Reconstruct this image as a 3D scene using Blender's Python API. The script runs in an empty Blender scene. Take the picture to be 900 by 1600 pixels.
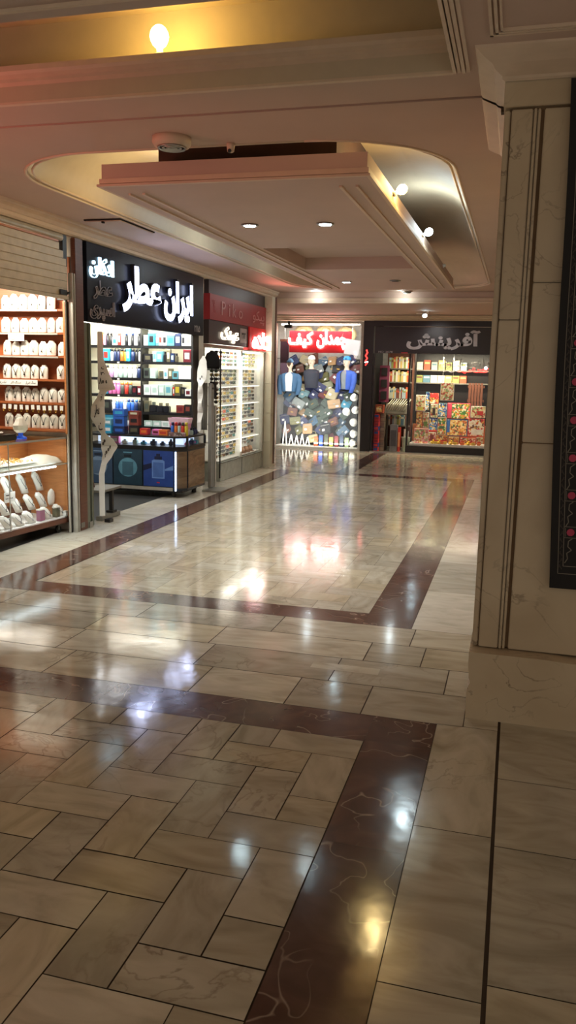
import bpy, bmesh, math, random
from mathutils import Vector, Matrix
from mathutils.geometry import tessellate_polygon
random.seed(7)
PI = math.pi
SC = bpy.context.scene
COL = SC.collection
# ------------------------------------------------------------------ camera
FPX, YAW, PIT, ROL, CH = 1283.45, .266402, -.170304, .021473, 1.6
_f = Vector((-math.sin(YAW)*math.cos(PIT), math.cos(YAW)*math.cos(PIT), math.sin(PIT)))
_r = Vector((math.cos(YAW), math.sin(YAW), 0)); _u = _r.cross(_f)
R2 = _r*math.cos(ROL)+_u*math.sin(ROL); U2 = -_r*math.sin(ROL)+_u*math.cos(ROL)
def ray(x, y): return _f+R2*((x-450)/FPX)-U2*((y-800)/FPX)
def atY(x, y, Y):
    d = ray(x, y); return Vector((0, 0, CH))+d*(Y/d.y)
def atX(x, y, X):
    d = ray(x, y); return Vector((0, 0, CH))+d*(X/d.x)
def atZ(x, y, Z):
    d = ray(x, y); return Vector((0, 0, CH))+d*((Z-CH)/d.z)
cd = bpy.data.cameras.new('camera'); cam = bpy.data.objects.new('camera', cd); COL.objects.link(cam)
cd.sensor_fit = 'VERTICAL'; cd.sensor_height = 36; cd.lens = FPX/1600*36; cd.clip_start = .05
M = Matrix((R2, U2, -_f)).transposed().to_4x4(); M.translation = (0, 0, CH); cam.matrix_world = M
SC.camera = cam
# ------------------------------------------------------------------ materials
def lin(c): return tuple(((v/255)/12.92 if v/255 <= .04045 else ((v/255+.055)/1.055)**2.4) for v in c)
def nn(nt, t, **k):
    n = nt.nodes.new(t)
    for a, b in k.items(): setattr(n, a, b)
    return n
def si(nt, n, i, v):
    s = n.inputs[i]
    if isinstance(v, bpy.types.NodeSocket): nt.links.new(v, s)
    else: s.default_value = v
def ramp(nt, fac, stops, interp='LINEAR'):
    n = nn(nt, 'ShaderNodeValToRGB'); cr = n.color_ramp; cr.interpolation = interp
    while len(cr.elements) < len(stops): cr.elements.new(.5)
    for e, (p, c) in zip(cr.elements, stops): e.position = p; e.color = (*c, 1)
    nt.links.new(fac, n.inputs[0]); return n.outputs[0]
def mixc(nt, fac, a, b, mode='MIX'):
    n = nn(nt, 'ShaderNodeMix', data_type='RGBA', blend_type=mode)
    for i, v in ((0, fac), (6, a), (7, b)):
        if not isinstance(v, bpy.types.NodeSocket) and i: v = (*v, 1)
        si(nt, n, i, v)
    return n.outputs[2]
def mathn(nt, op, a, b=0):
    n = nn(nt, 'ShaderNodeMath', operation=op); si(nt, n, 0, a); si(nt, n, 1, b); return n.outputs[0]
def vmath(nt, op, a, b):
    n = nn(nt, 'ShaderNodeVectorMath', operation=op); si(nt, n, 0, a); si(nt, n, 1, b); return n.outputs[0]
def noise(nt, vec, scale, detail=3, dist=0):
    n = nn(nt, 'ShaderNodeTexNoise'); si(nt, n, 'Vector', vec); si(nt, n, 'Scale', scale); si(nt, n, 'Detail', detail); si(nt, n, 'Distortion', dist); return n.outputs[0]
def new(name):
    m = bpy.data.materials.new(name); m.use_nodes = True
    nt = m.node_tree; return m, nt, nt.nodes['Principled BSDF']
MATS = {}
def mat(name, c, rough=.5, metal=0, var=.1, scale=12, emit=0, ecol=None, bump=0, spec=.5):
    if name in MATS: return MATS[name]
    m, nt, b = new(name); c = lin(c)
    tc = nn(nt, 'ShaderNodeTexCoord').outputs['Object']
    n = noise(nt, tc, scale, 3)
    lo = tuple(v*(1-var) for v in c); hi = tuple(min(1, v*(1+var)) for v in c)
    si(nt, b, 'Base Color', ramp(nt, n, [(.3, lo), (.7, hi)]))
    b.inputs['Roughness'].default_value = rough; b.inputs['Metallic'].default_value = metal
    b.inputs['Specular IOR Level'].default_value = spec
    if emit:
        b.inputs['Emission Color'].default_value = (*lin(ecol or (255, 255, 255)), 1); b.inputs['Emission Strength'].default_value = emit
    if bump:
        bn = nn(nt, 'ShaderNodeBump'); bn.inputs['Strength'].default_value = bump; bn.inputs['Distance'].default_value = .01
        nt.links.new(n, bn.inputs['Height']); nt.links.new(bn.outputs[0], b.inputs['Normal'])
    MATS[name] = m; return m
def c3(c, **k): return mat('paint_%02x%02x%02x' % tuple(c), c, **k)
def glass(name, tint=(1, 1, 1), trans=.92):
    m, nt, b = new(name)
    t = nn(nt, 'ShaderNodeBsdfTransparent'); t.inputs[0].default_value = (*[v*trans+(1-trans)*.9 for v in tint], 1)
    g = nn(nt, 'ShaderNodeBsdfGlossy'); g.inputs['Roughness'].default_value = .03
    ge = nn(nt, 'ShaderNodeNewGeometry'); dt = nn(nt, 'ShaderNodeVectorMath', operation='DOT_PRODUCT'); nt.links.new(ge.outputs['Normal'], dt.inputs[0]); nt.links.new(ge.outputs['Incoming'], dt.inputs[1])
    fz = mathn(nt, 'POWER', mathn(nt, 'SUBTRACT', 1.0, mathn(nt, 'ABSOLUTE', dt.outputs['Value'])), 5); fa = mathn(nt, 'ADD', mathn(nt, 'MULTIPLY', fz, .5), .03)
    mx = nn(nt, 'ShaderNodeMixShader'); nt.links.new(fa, mx.inputs[0]); nt.links.new(t.outputs[0], mx.inputs[1]); nt.links.new(g.outputs[0], mx.inputs[2])
    nt.links.new(mx.outputs[0], nt.nodes['Material Output'].inputs[0]); return m
def wood(name, a, b_, rough=.4, sc=(3, 3, 30)):
    m, nt, b = new(name); tc = nn(nt, 'ShaderNodeTexCoord').outputs['Object']
    v = vmath(nt, 'MULTIPLY', tc, sc)
    si(nt, b, 'Base Color', ramp(nt, noise(nt, v, 1.5, 5, 1.2), [(.3, lin(a)), (.7, lin(b_))])); b.inputs['Roughness'].default_value = rough
    return m
def prints(name, pal, scale=30):
    m, nt, b = new(name); tc = nn(nt, 'ShaderNodeTexCoord').outputs['Object']
    d = vmath(nt, 'ADD', tc, vmath(nt, 'MULTIPLY', nn(nt, 'ShaderNodeTexNoise').outputs[1], (.05, .05, .05)))
    v = nn(nt, 'ShaderNodeTexVoronoi'); si(nt, v, 'Vector', d); si(nt, v, 'Scale', scale)
    s = nn(nt, 'ShaderNodeSeparateColor'); nt.links.new(v.outputs['Color'], s.inputs[0])
    k = len(pal); si(nt, b, 'Base Color', ramp(nt, s.outputs[0], [(i/k, lin(p)) for i, p in enumerate(pal)], 'CONSTANT'))
    b.inputs['Roughness'].default_value = .35; return m
def floor_marble(name, cols, vein, rough, brown=False):
    m, nt, b = new(name)
    pos = nn(nt, 'ShaderNodeNewGeometry').outputs['Position']
    t = nn(nt, 'ShaderNodeAttribute', attribute_name='tint').outputs['Fac']
    r = nn(nt, 'ShaderNodeAttribute', attribute_name='turn').outputs['Fac']
    cx = nn(nt, 'ShaderNodeCombineXYZ'); si(nt, cx, 0, mathn(nt, 'MULTIPLY', t, 37)); si(nt, cx, 1, mathn(nt, 'MULTIPLY', t, 91))
    p = vmath(nt, 'ADD', pos, cx.outputs[0])
    va = vmath(nt, 'MULTIPLY', p, (2.6, 7, 1)); vb = vmath(nt, 'MULTIPLY', p, (7, 2.6, 1))
    mx = nn(nt, 'ShaderNodeMix', data_type='VECTOR'); si(nt, mx, 0, r); si(nt, mx, 4, va); si(nt, mx, 5, vb)
    n1 = noise(nt, mx.outputs[1] if not brown else p, 1.0 if not brown else 5, 6, 1.4)
    base = ramp(nt, n1, [(.25, lin(cols[0])), (.5, lin(cols[1])), (.75, lin(cols[2]))])
    if not brown:
        gsel = ramp(nt, mathn(nt, 'FRACT', mathn(nt, 'MULTIPLY', t, 7.3)), [(.3, (1, 1, 1)), (.5, (.93, .95, .98)), (.8, (1.0, .97, .90))])
        base = mixc(nt, 1, base, gsel, 'MULTIPLY')
    n2 = noise(nt, p, 3.2, 5, 1.6) if not brown else noise(nt, p, 3.6, 2.5, .5)
    band = mathn(nt, 'ABSOLUTE', mathn(nt, 'SUBTRACT', n2, .5))
    w = .012 if not brown else .0035
    vm = ramp(nt, band, [(0, (1, 1, 1)), (w, (.5, .5, .5)), (w*2.2, (0, 0, 0))])
    gate = ramp(nt, noise(nt, p, 1.1 if not brown else 2.3, 2), [(.5 if not brown else .4, (0, 0, 0)), (.66 if not brown else .55, (1, 1, 1))])
    vf = mathn(nt, 'MULTIPLY', mixc(nt, 1, vm, gate, 'MULTIPLY'), .6 if brown else .6)
    col = mixc(nt, vf, base, lin(vein))
    br = mathn(nt, 'MULTIPLY_ADD', t, .36); nt.nodes[-1].inputs[2].default_value = .78
    cb = nn(nt, 'ShaderNodeCombineColor')
    for i in range(3): nt.links.new(br, cb.inputs[i])
    si(nt, b, 'Base Color', mixc(nt, 1, col, cb.outputs[0], 'MULTIPLY'))
    rn = noise(nt, pos, 2.3, 4)
    rr = nn(nt, 'ShaderNodeMapRange'); si(nt, rr, 0, rn); rr.inputs[1].default_value = .3; rr.inputs[2].default_value = .7; rr.inputs[3].default_value = rough*.7; rr.inputs[4].default_value = rough*1.5
    si(nt, b, 'Roughness', rr.outputs[0])
    bn = nn(nt, 'ShaderNodeBump'); bn.inputs['Strength'].default_value = .12; bn.inputs['Distance'].default_value = .01
    nt.links.new(noise(nt, pos, 5, 3), bn.inputs['Height']); nt.links.new(bn.outputs[0], b.inputs['Normal'])
    b.inputs['Specular IOR Level'].default_value = .6
    return m
def stone(name, a, b_, stain, rough=.35):
    m, nt, b = new(name); pos = nn(nt, 'ShaderNodeNewGeometry').outputs['Position']
    base = ramp(nt, noise(nt, pos, 2.5, 6, .8), [(.3, lin(a)), (.7, lin(b_))])
    n2 = mathn(nt, 'ABSOLUTE', mathn(nt, 'SUBTRACT', noise(nt, pos, 2.2, 6, 2.2), .5))
    vm = ramp(nt, n2, [(0, (.7, .7, .7)), (.012, (0, 0, 0))])
    g = ramp(nt, noise(nt, pos, 1.6, 3), [(.5, (0, 0, 0)), (.65, (1, 1, 1))])
    si(nt, b, 'Base Color', mixc(nt, mixc(nt, 1, vm, g, 'MULTIPLY'), base, lin(stain))); b.inputs['Roughness'].default_value = rough
    return m
K = dict(
 white=mat('white_plastic', (235, 235, 230), .4), black=mat('black_plastic', (18, 18, 20), .35), dark=mat('dark_metal', (45, 44, 42), .4, .3),
 steel=mat('brushed_steel', (170, 168, 160), .35, .8), grey=mat('grey_metal', (125, 122, 112), .45, .2), pale=mat('pale_aluminium', (190, 186, 175), .4, .3),
 ceil=mat('ceiling_paint', (194, 168, 150), .75, var=.03, scale=3), mould=mat('plaster_moulding', (212, 190, 165), .6, var=.04),
 panel=mat('panel_paint', (194, 170, 155), .7, var=.03, scale=3), core=mat('unlit_core_tone', (70, 48, 42), .8),  # core: the dark brown puts the unlit shade inside the tray into the colour
 cove=mat('cove_paint', (196, 180, 154), .5, var=.03), slot=mat('dark_gap', (22, 16, 13), .9),
 stone=stone('column_marble', (186, 166, 136), (204, 186, 156), (92, 70, 52)), stone2=stone('end_column_marble', (205, 200, 175), (220, 214, 190), (150, 140, 110)),
 cjoint=mat('column_joint', (118, 94, 68), .9), joint=mat('joint_dirt', (66, 52, 38), .9), wallp=mat('wall_plaster', (205, 195, 180), .8), whitewall=mat('shop_white_wall', (238, 236, 225), .6),
 blackwall=mat('black_cladding', (20, 18, 18), .35), lobby=mat('dark_shop_floor', (62, 62, 60), .35),
 woodp=wood('shelf_wood', (150, 82, 45), (175, 100, 56)), woodd=wood('dark_wood', (88, 52, 38), (108, 66, 48)), woodo=wood('orange_wood', (178, 112, 62), (200, 132, 78)),
 glass=glass('clear_glass'), glassg=glass('green_edge_glass', (.93, 1, .96), .9),
 shutter=mat('shutter_paint', (196, 182, 160), .45, .1), bust=mat('bust_leatherette', (238, 234, 224), .5, var=.03), gold=mat('gold', (205, 160, 70), .3, .9),
 jet=mat('dark_beads', (40, 36, 34), .3), strip=mat('led_strip', (255, 255, 255), .5, emit=9, ecol=(255, 250, 235)), stripb=mat('blue_led', (200, 220, 255), .5, emit=5, ecol=(190, 215, 255)),
 tube=mat('cold_tube', (255, 255, 255), .5, emit=9, ecol=(225, 245, 255)), bulbw=mat('warm_bulb', (255, 240, 200), .5, emit=60, ecol=(255, 214, 110)), bulbc=mat('cool_bulb', (255, 255, 255), .5, emit=40, ecol=(215, 245, 255)),
 lit=mat('lit_letter', (255, 255, 255), .5, emit=8, ecol=(200, 212, 255)), neonw=mat('neon_white', (255, 255, 255), .5, emit=9, ecol=(255, 245, 240)), neonr=mat('neon_red', (255, 60, 50), .4, emit=4, ecol=(255, 50, 45)),
 neonb=mat('neon_outline', (225, 245, 255), .5, emit=2.6, ecol=(190, 232, 255)), unlit=mat('unlit_tube', (165, 158, 166), .4),
 navy=mat('sign_navy', (20, 21, 30), .28, var=.04, spec=.15), brownsign=mat('sign_brown', (58, 42, 42), .35), redsign=mat('sign_red', (165, 42, 48), .4, var=.04), redlit=mat('red_box', (200, 30, 32), .5, emit=.12, ecol=(230, 20, 20)),
 toysign=mat('sign_black', (32, 28, 29), .35), greyletter=mat('grey_letter', (186, 182, 184), .4), print_white=mat('paper_white', (242, 240, 235), .7, var=.02),
 cloth=mat('banner_cloth', (224, 222, 214), .7, var=.04), tapestry=mat('black_tapestry', (26, 23, 22), .8), thread=mat('grey_thread', (120, 112, 100), .8), pink=mat('pink_thread', (178, 62, 88), .8), vine=mat('vine_thread', (62, 54, 48), .8),
)
K['fl'] = floor_marble('cream_marble', [(160, 150, 128), (188, 178, 156), (204, 195, 174)], (128, 112, 92), .10)
K['flb'] = floor_marble('brown_marble', [(76, 55, 49), (92, 67, 59), (108, 81, 71)], (196, 176, 156), .11, True)
K['flw'] = floor_marble('pale_marble', [(186, 180, 162), (206, 199, 182), (218, 212, 196)], (150, 138, 118), .11)
# ------------------------------------------------------------------ mesh builder
class MB:
    def __init__(s): s.v = []; s.f = []; s.m = []; s.s = []
    def add(s, vs, fs, m=0, sm=False):
        b = len(s.v); s.v += [Vector(v) for v in vs]
        for f in fs: s.f.append([b+i for i in f]); s.m.append(m); s.s.append(sm)
        return s
    def box(s, x0, x1, y0, y1, z0, z1, m=0, T=None):
        vs = [Vector((x, y, z)) for z in (z0, z1) for y in (y0, y1) for x in (x0, x1)]
        if T: vs = [T@v for v in vs]
        return s.add(vs, [(0, 2, 3, 1), (4, 5, 7, 6), (0, 1, 5, 4), (2, 6, 7, 3), (0, 4, 6, 2), (1, 3, 7, 5)], m)
    def prism(s, pts, a, b, ax='y', m=0, T=None, sm=False):
        def P(p, t): return Vector((p[0], t, p[1])) if ax == 'y' else (Vector((t, p[0], p[1])) if ax == 'x' else Vector((p[0], p[1], t)))
        n = len(pts); vs = [P(p, a) for p in pts]+[P(p, b) for p in pts]
        if T: vs = [T@v for v in vs]
        return s.add(vs, [tuple(range(n))[::-1], tuple(range(n, 2*n))]+[(i, (i+1) % n, n+(i+1) % n, n+i) for i in range(n)], m, sm)
    def loft(s, rings, m=0, sm=True, cap=True, closed=True):
        n = len(rings[0]); vs = [p for r in rings for p in r]; fs = []
        for k in range(len(rings)-1):
            for i in range(n if closed else n-1):
                j = (i+1) % n; fs.append((k*n+i, k*n+j, (k+1)*n+j, (k+1)*n+i))
        if cap: fs += [tuple(range(n))[::-1], tuple(range((len(rings)-1)*n, len(rings)*n))]
        return s.add(vs, fs, m, sm)
    def ell(s, prof, c=(0, 0, 0), n=14, m=0, T=None, sm=True):       # prof: (z, rx, ry[, dx, dy])
        rs = []
        for p in prof:
            z, rx, ry = p[:3]; dx, dy = (p[3], p[4]) if len(p) > 3 else (0, 0)
            r = [Vector((c[0]+dx+rx*math.cos(2*PI*i/n), c[1]+dy+ry*math.sin(2*PI*i/n), c[2]+z)) for i in range(n)]
            rs.append([T@v for v in r] if T else r)
        return s.loft(rs, m, sm)
    def cyl(s, c, r, h, n=16, m=0, T=None): return s.ell([(0, r, r), (h, r, r)], c, n, m, T, False)
    def ball(s, c, r, n=12, m=0, k=(1, 1, 1)):
        pr = [(-r*k[2]*math.cos(PI*i/8), max(1e-4, r*k[0]*math.sin(PI*i/8)), max(1e-4, r*k[1]*math.sin(PI*i/8))) for i in range(9)]
        return s.ell(pr, c, n, m)
    def tube(s, pts, r, n=6, m=0, closed=False):
        pts = [Vector(p) for p in pts]; rs = []
        for i, p in enumerate(pts):
            t = (pts[min(i+1, len(pts)-1)]-pts[max(i-1, 0)])
            t = t.normalized() if t.length > 1e-9 else Vector((0, 0, 1))
            a = t.cross(Vector((0, 0, 1)) if abs(t.z) < .9 else Vector((1, 0, 0))).normalized(); b = t.cross(a)
            rs.append([p+a*r*math.cos(2*PI*k/n)+b*r*math.sin(2*PI*k/n) for k in range(n)])
        return s.loft(rs, m)
def wmx(o):
    m = o.matrix_basis.copy()
    while o.parent: o = o.parent; m = o.matrix_basis@m
    return m
def obj(name, mb, mats, parent=None, bev=0, local=False, label=None):
    me = bpy.data.meshes.new(name)
    vs = mb.v
    if parent and not local:
        inv = wmx(parent).inverted(); vs = [inv@v for v in vs]
    me.from_pydata([tuple(v) for v in vs], [], mb.f); me.validate()
    if not isinstance(mats, (list, tuple)): mats = [mats]
    for m in mats: me.materials.append(K[m] if isinstance(m, str) else m)
    me.polygons.foreach_set('material_index', mb.m); me.polygons.foreach_set('use_smooth', mb.s)
    bm = bmesh.new(); bm.from_mesh(me)
    if bev: bmesh.ops.bevel(bm, geom=[e for e in bm.edges if e.calc_face_angle(0) > .6], offset=bev, segments=2, affect='EDGES', clamp_overlap=True)
    bmesh.ops.recalc_face_normals(bm, faces=bm.faces); bm.to_mesh(me); bm.free(); me.update()
    o = bpy.data.objects.new(name, me); COL.objects.link(o)
    if parent: o.parent = parent
    if label: o['label'] = label
    return o
LABELS = {}
def tag(o, label, cat, group=None):
    o['label'] = label; o['category'] = cat
    if group: o['group'] = group
    LABELS.setdefault(label, []).append((o.name, group))
    return o
def thing(name, label, cat, loc, rz=0, group=None):
    o = bpy.data.objects.new(name, None); COL.objects.link(o); o.location = loc; o.rotation_euler = (0, 0, rz); o.empty_display_size = .05
    return tag(o, label, cat, group)
def struct(name, mb, mats, parent=None, bev=0):
    o = obj(name, mb, mats, parent, bev)
    if not parent: o['kind'] = 'structure'
    return o
def dup(root, loc, rot=None, label=None, cat=None, group=None, sc=None, kids=True):
    r = root.copy(); COL.objects.link(r); r.location = loc
    if rot is not None: r.rotation_euler = rot
    if sc: r.scale = sc
    if kids:
        for ch in list(root.children):
            c = ch.copy(); COL.objects.link(c); c.parent = r
            for g in ch.children:
                d = g.copy(); COL.objects.link(d); d.parent = c
    if label: tag(r, label, cat or root['category'], group)
    return r
ORD = ['first', 'second', 'third', 'fourth', 'fifth', 'sixth', 'seventh', 'eighth', 'ninth', 'tenth', 'eleventh', 'twelfth', 'thirteenth', 'fourteenth']
# ------------------------------------------------------------------ Persian lettering (joined letter forms, laid out right to left)
DUAL = {'ب': 0xFE8F, 'پ': 0xFB56, 'ت': 0xFE95, 'ج': 0xFE9D, 'چ': 0xFB7A, 'س': 0xFEB1, 'ش': 0xFEB5, 'ط': 0xFEC1, 'ع': 0xFEC9, 'ف': 0xFED1, 'ک': 0xFB8E, 'گ': 0xFB92, 'ل': 0xFEDD, 'م': 0xFEE1, 'ن': 0xFEE5, 'ه': 0xFEE9, 'ی': 0xFBFC}
RIGHT = {'ا': 0xFE8D, 'آ': 0xFE81, 'د': 0xFEA9, 'ر': 0xFEAD, 'ز': 0xFEAF, 'و': 0xFEED, '\u0001': 0xFEFB}
def shape(word):
    word = word.replace('لا', '\u0001'); out = []
    for i, c in enumerate(word):
        pj = i > 0 and word[i-1] in DUAL; nj = i+1 < len(word) and (word[i+1] in DUAL or word[i+1] in RIGHT)
        if c in DUAL: out.append(chr(DUAL[c]+(3 if pj and nj else 1 if pj else 2 if nj else 0)))
        elif c in RIGHT: out.append(chr(RIGHT[c]+(1 if pj else 0)))
        else: out.append(c)
    return ''.join(reversed(out))
def persian(s): return s if s.isascii() else ' '.join(reversed([shape(w) if not w[0].isdigit() else w for w in s.split(' ')]))
def letters(name, text, rect, plane, at, mats, parent=None, ext=.01, fat=0, outline=0, label=None):
    """rect = (u0,u1,v0,v1): u runs along +Y for plane 'x' and along +X for plane 'y'; v is z; 'at' is the plane's distance"""
    cu = bpy.data.curves.new(name, 'FONT'); cu.body = persian(text); cu.offset = fat; cu.resolution_u = 4
    o = bpy.data.objects.new('t', cu); COL.objects.link(o)
    if outline:
        cu.fill_mode = 'NONE'; cu.bevel_depth = outline; cu.bevel_resolution = 1
        me = bpy.data.meshes.new_from_object(o.evaluated_get(bpy.context.evaluated_depsgraph_get()))
    else:
        dg = bpy.context.evaluated_depsgraph_get(); src = o.evaluated_get(dg).to_curve(dg); sp = []
        for s in src.splines:
            b = [(p.co.to_2d(), p.handle_left.to_2d(), p.handle_right.to_2d()) for p in s.bezier_points]; poly = []
            for i in range(len(b)): poly += [b[i][0], (b[i][0]+3*b[i][2]+3*b[(i+1) % len(b)][1]+b[(i+1) % len(b)][0])/8]
            ar = sum(poly[i].x*poly[(i+1) % len(poly)].y-poly[(i+1) % len(poly)].x*poly[i].y for i in range(len(poly)))/2; sp.append((ar, poly, b))
        big = max(sp, key=lambda s: abs(s[0]))[0]
        def inside(p, poly):
            r = False
            for i in range(len(poly)):
                a, c = poly[i], poly[i-1]
                if (a.y > p.y) != (c.y > p.y) and p.x < (c.x-a.x)*(p.y-a.y)/(c.y-a.y)+a.x: r = not r
            return r
        vs, fs = [], []
        for ar, poly, b in sp:
            if ar*big <= 0: continue
            c2 = bpy.data.curves.new('c', 'CURVE'); c2.dimensions = '2D'; c2.fill_mode = 'BOTH'; c2.extrude = .05; c2.offset = fat; c2.resolution_u = 4
            for bb in [b]+[h[2] for h in sp if h[0]*big < 0 and inside(h[1][0], poly)]:
                ns = c2.splines.new('BEZIER'); ns.bezier_points.add(len(bb)-1); ns.use_cyclic_u = True
                for q_, (co, hl, hr) in zip(ns.bezier_points, bb): q_.handle_left_type = q_.handle_right_type = 'FREE'; q_.co = co.to_3d(); q_.handle_left = hl.to_3d(); q_.handle_right = hr.to_3d()
            oc = bpy.data.objects.new('c', c2); COL.objects.link(oc)
            m_ = bpy.data.meshes.new_from_object(oc.evaluated_get(bpy.context.evaluated_depsgraph_get())); n0 = len(vs)
            vs += [tuple(v.co) for v in m_.vertices]; fs += [tuple(n0+i for i in p.vertices) for p in m_.polygons]
            bpy.data.objects.remove(oc); bpy.data.meshes.remove(m_)
        me = bpy.data.meshes.new(name); me.from_pydata(vs, [], fs)
    bpy.data.objects.remove(o)
    xs = [v.co.x for v in me.vertices]; ys = [v.co.y for v in me.vertices]; zs = [v.co.z for v in me.vertices]
    ax, bx, ay, by, az, bz = min(xs), max(xs), min(ys), max(ys), min(zs), max(zs)
    inv = wmx(parent).inverted() if parent else Matrix()
    for v in me.vertices:
        u = rect[0]+(v.co.x-ax)/(bx-ax)*(rect[1]-rect[0]); w = rect[2]+(v.co.y-ay)/(by-ay)*(rect[3]-rect[2]); d = (v.co.z-az)/max(1e-6, bz-az)*ext
        v.co = inv@(Vector((at+d, u, w)) if plane == 'x' else Vector((u, at-d, w)))
    me.materials.clear(); me.materials.append(K[mats] if isinstance(mats, str) else mats)
    o = bpy.data.objects.new(name, me); COL.objects.link(o)
    if parent: o.parent = parent
    if label: o['label'] = label
    return o
def area(name, loc, size, power, col, target=None, rot=None):
    l = bpy.data.lights.new(name, 'AREA'); l.shape = 'RECTANGLE'; l.size, l.size_y = size; l.energy = power; l.color = col
    o = bpy.data.objects.new(name, l); COL.objects.link(o); o.location = loc
    if target is not None: o.rotation_euler = (Vector(target)-Vector(loc)).to_track_quat('-Z', 'Y').to_euler()
    elif rot: o.rotation_euler = rot
    return o
def point(name, loc, power, col, r=.04):
    l = bpy.data.lights.new(name, 'POINT'); l.energy = power; l.color = col; l.shadow_soft_size = r
    o = bpy.data.objects.new(name, l); COL.objects.link(o); o.location = loc; return o
def spot(name, loc, target, power, col, ang=1.6, r=.03):
    l = bpy.data.lights.new(name, 'SPOT'); l.energy = power; l.color = col; l.shadow_soft_size = r; l.spot_size = ang; l.spot_blend = .5
    o = bpy.data.objects.new(name, l); COL.objects.link(o); o.location = loc; o.rotation_euler = (Vector(target)-Vector(loc)).to_track_quat('-Z', 'Y').to_euler(); return o
# ================================================================== FLOOR
ZC = 2.9
def build_floor():
    vs, fs, mi, tint, turn = [], [], [], [], []
    def q(x0, x1, y0, y1, m, z=0, t=None, r=None, g=.0015):
        if x1-x0 < .01 or y1-y0 < .01: return
        b = len(vs); vs.extend([(x0+g, y0+g, z), (x1-g, y0+g, z), (x1-g, y1-g, z), (x0+g, y1-g, z)]); fs.append((b, b+1, b+2, b+3)); mi.append(m)
        tint.append(random.random() if t is None else t); turn.append((1.0 if random.random() < .5 else 0.0) if r is None else r)
    q(-8, 3, -1, 18, 3, -.004, .5, 0, 0)
    def herring(x0, x1, y0, y1, ax, ay, w, g, tl=0, th=1):
        i0 = int((x0-ax)/w)-3; i1 = int((x1-ax)/w)+3; j0 = int((y0-ay)/w)-3; j1 = int((y1-ay)/w)+3
        for i in range(i0, i1):
            for j in range(j0, j1):
                k = (i-j) % 4
                if k == 0: a = (ax+i*w, ax+(i+2)*w, ay+j*w, ay+(j+1)*w); r = 0.0
                elif k == 2: a = (ax+i*w, ax+(i+1)*w, ay+(j-1)*w, ay+(j+1)*w); r = 1.0
                else: continue
                X0, X1, Y0, Y1 = max(a[0], x0), min(a[1], x1), max(a[2], y0), min(a[3], y1)
                if X1 > X0 and Y1 > Y0: q(X0, X1, Y0, Y1, 0, 0, tl+(th-tl)*random.random(), r if random.random() < .85 else 1-r, g)
    wx, wy = .1895, .1838
    for c in range(-1, 26):
        for r_ in range(-1, 23):
            k = (c-r_) % 4
            if k == 0: a = (-.552-wx*(c+2), -.552-wx*c, 3.37-wy*(r_+1), 3.37-wy*r_); tr = 0.0
            elif k == 3: a = (-.552-wx*(c+1), -.552-wx*c, 3.37-wy*(r_+2), 3.37-wy*r_); tr = 1.0
            else: continue
            X1, Y1_ = min(a[1], -.552), min(a[3], 3.37)
            if X1 > a[0] and Y1_ > a[2]: q(a[0], X1, a[2], Y1_, 0, 0, None, tr if random.random() < .8 else 1-tr, random.choice((.0016, .0022, .003)))
    herring(-3.40, -.865, 5.30, 12.62, -.865, 5.30, .2, .0012, .35, .85)
    # near frame
    y = -.6
    for L in (1.06, 1.2, .9, .82): q(-.55, -.26, y, y+L, 1, g=.0008); y += L
    q(-.55, -.26, y, 3.65, 1, g=.0008)
    x = -.55
    for L in (.32, .62, .38, .55, .7, .5, .6, .7, .6): q(x-L, x, 3.37, 3.65, 1, g=.0008); x -= L
    # bands of slabs between the two frames (column bay)
    rows = [(3.65, 4.02, [-.14, -.62, -1.0, -1.5, -2.33, -3.3, -4.2]), (4.02, 4.38, [-.14, -.26, -.86, -1.62, -2.47, -3.4, -4.2]),
            (4.38, 4.71, [-.14, -.42, -.74, -1.67, -2.49, -3.3, -4.2]), (4.71, 5.05, [-.14, -.52, -1.38, -2.3, -3.3, -4.2])]
    for y0, y1, xs in rows:
        for a, b in zip(xs[1:], xs[:-1]): q(a, b, y0, y1, 0, 0, None, 0.0, .003)
    q(-1.0, -.62, 4.18, 4.28, 0, .0005, .9, 0.0, .003)
    # slabs on the right
    for y0, y1, t in ((-.6, 1.1, .4), (1.1, 1.95, .5), (1.95, 2.75, .35), (2.75, 3.66, .7)): q(-.26, .015, y0, y1, 0, 0, t, 1.0 if y0 > 2.7 else 0.0, .002)
    for y0, y1, t in ((-.6, 1.45, .3), (1.45, 2.02, .4), (2.02, 2.7, .35), (2.7, 3.2, .3), (3.2, 3.8, .5)): q(.024, .42, y0, y1, 0, 0, t, 0.0, .002); q(.42, 1.2, y0, y1, 0, 0, None, 0.0, .002)
    q(-.14, .015, 3.66, 3.8, 0, 0, .7, 0.0)
    q(1.2, 3, -.6, 18, 0, 0, .5, 0); q(.0, 1.2, 5.2, 16.7, 0, 0, .5, 0)
    # far frame
    y = 5.05
    while y < 12.9: L = min(random.uniform(.6, 1), 12.9-y); q(-.865, -.55, y, y+L, 1, g=.0006); y += L
    x = -.865
    while x > -3.41: L = min(random.uniform(.5, .9), x+3.41); q(x-L, x, 5.05, 5.30, 1, g=.0006); x -= L
    y = 5.05
    while y < 12.9: L = min(random.uniform(.6, 1), 12.9-y); q(-3.70, -3.41, y, y+L, 1, g=.0006); y += L
    x = -.865
    while x > -3.41: L = min(random.uniform(.5, .9), x+3.41); q(x-L, x, 12.62, 12.9, 1, g=.0006); x -= L
    for y0 in [5.05+.981*k for k in range(8)]: q(-.55, .0, y0, y0+.981, 2, g=.0015)
    q(-3.41, -.865, 12.62, 12.62, 1)
    for k in range(10): q(-4.22, -3.70, 4.0+.89*k if k else 5.05, 4.0+.89*(k+1), 2, t=random.uniform(.5, .95), g=.0015)
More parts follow.
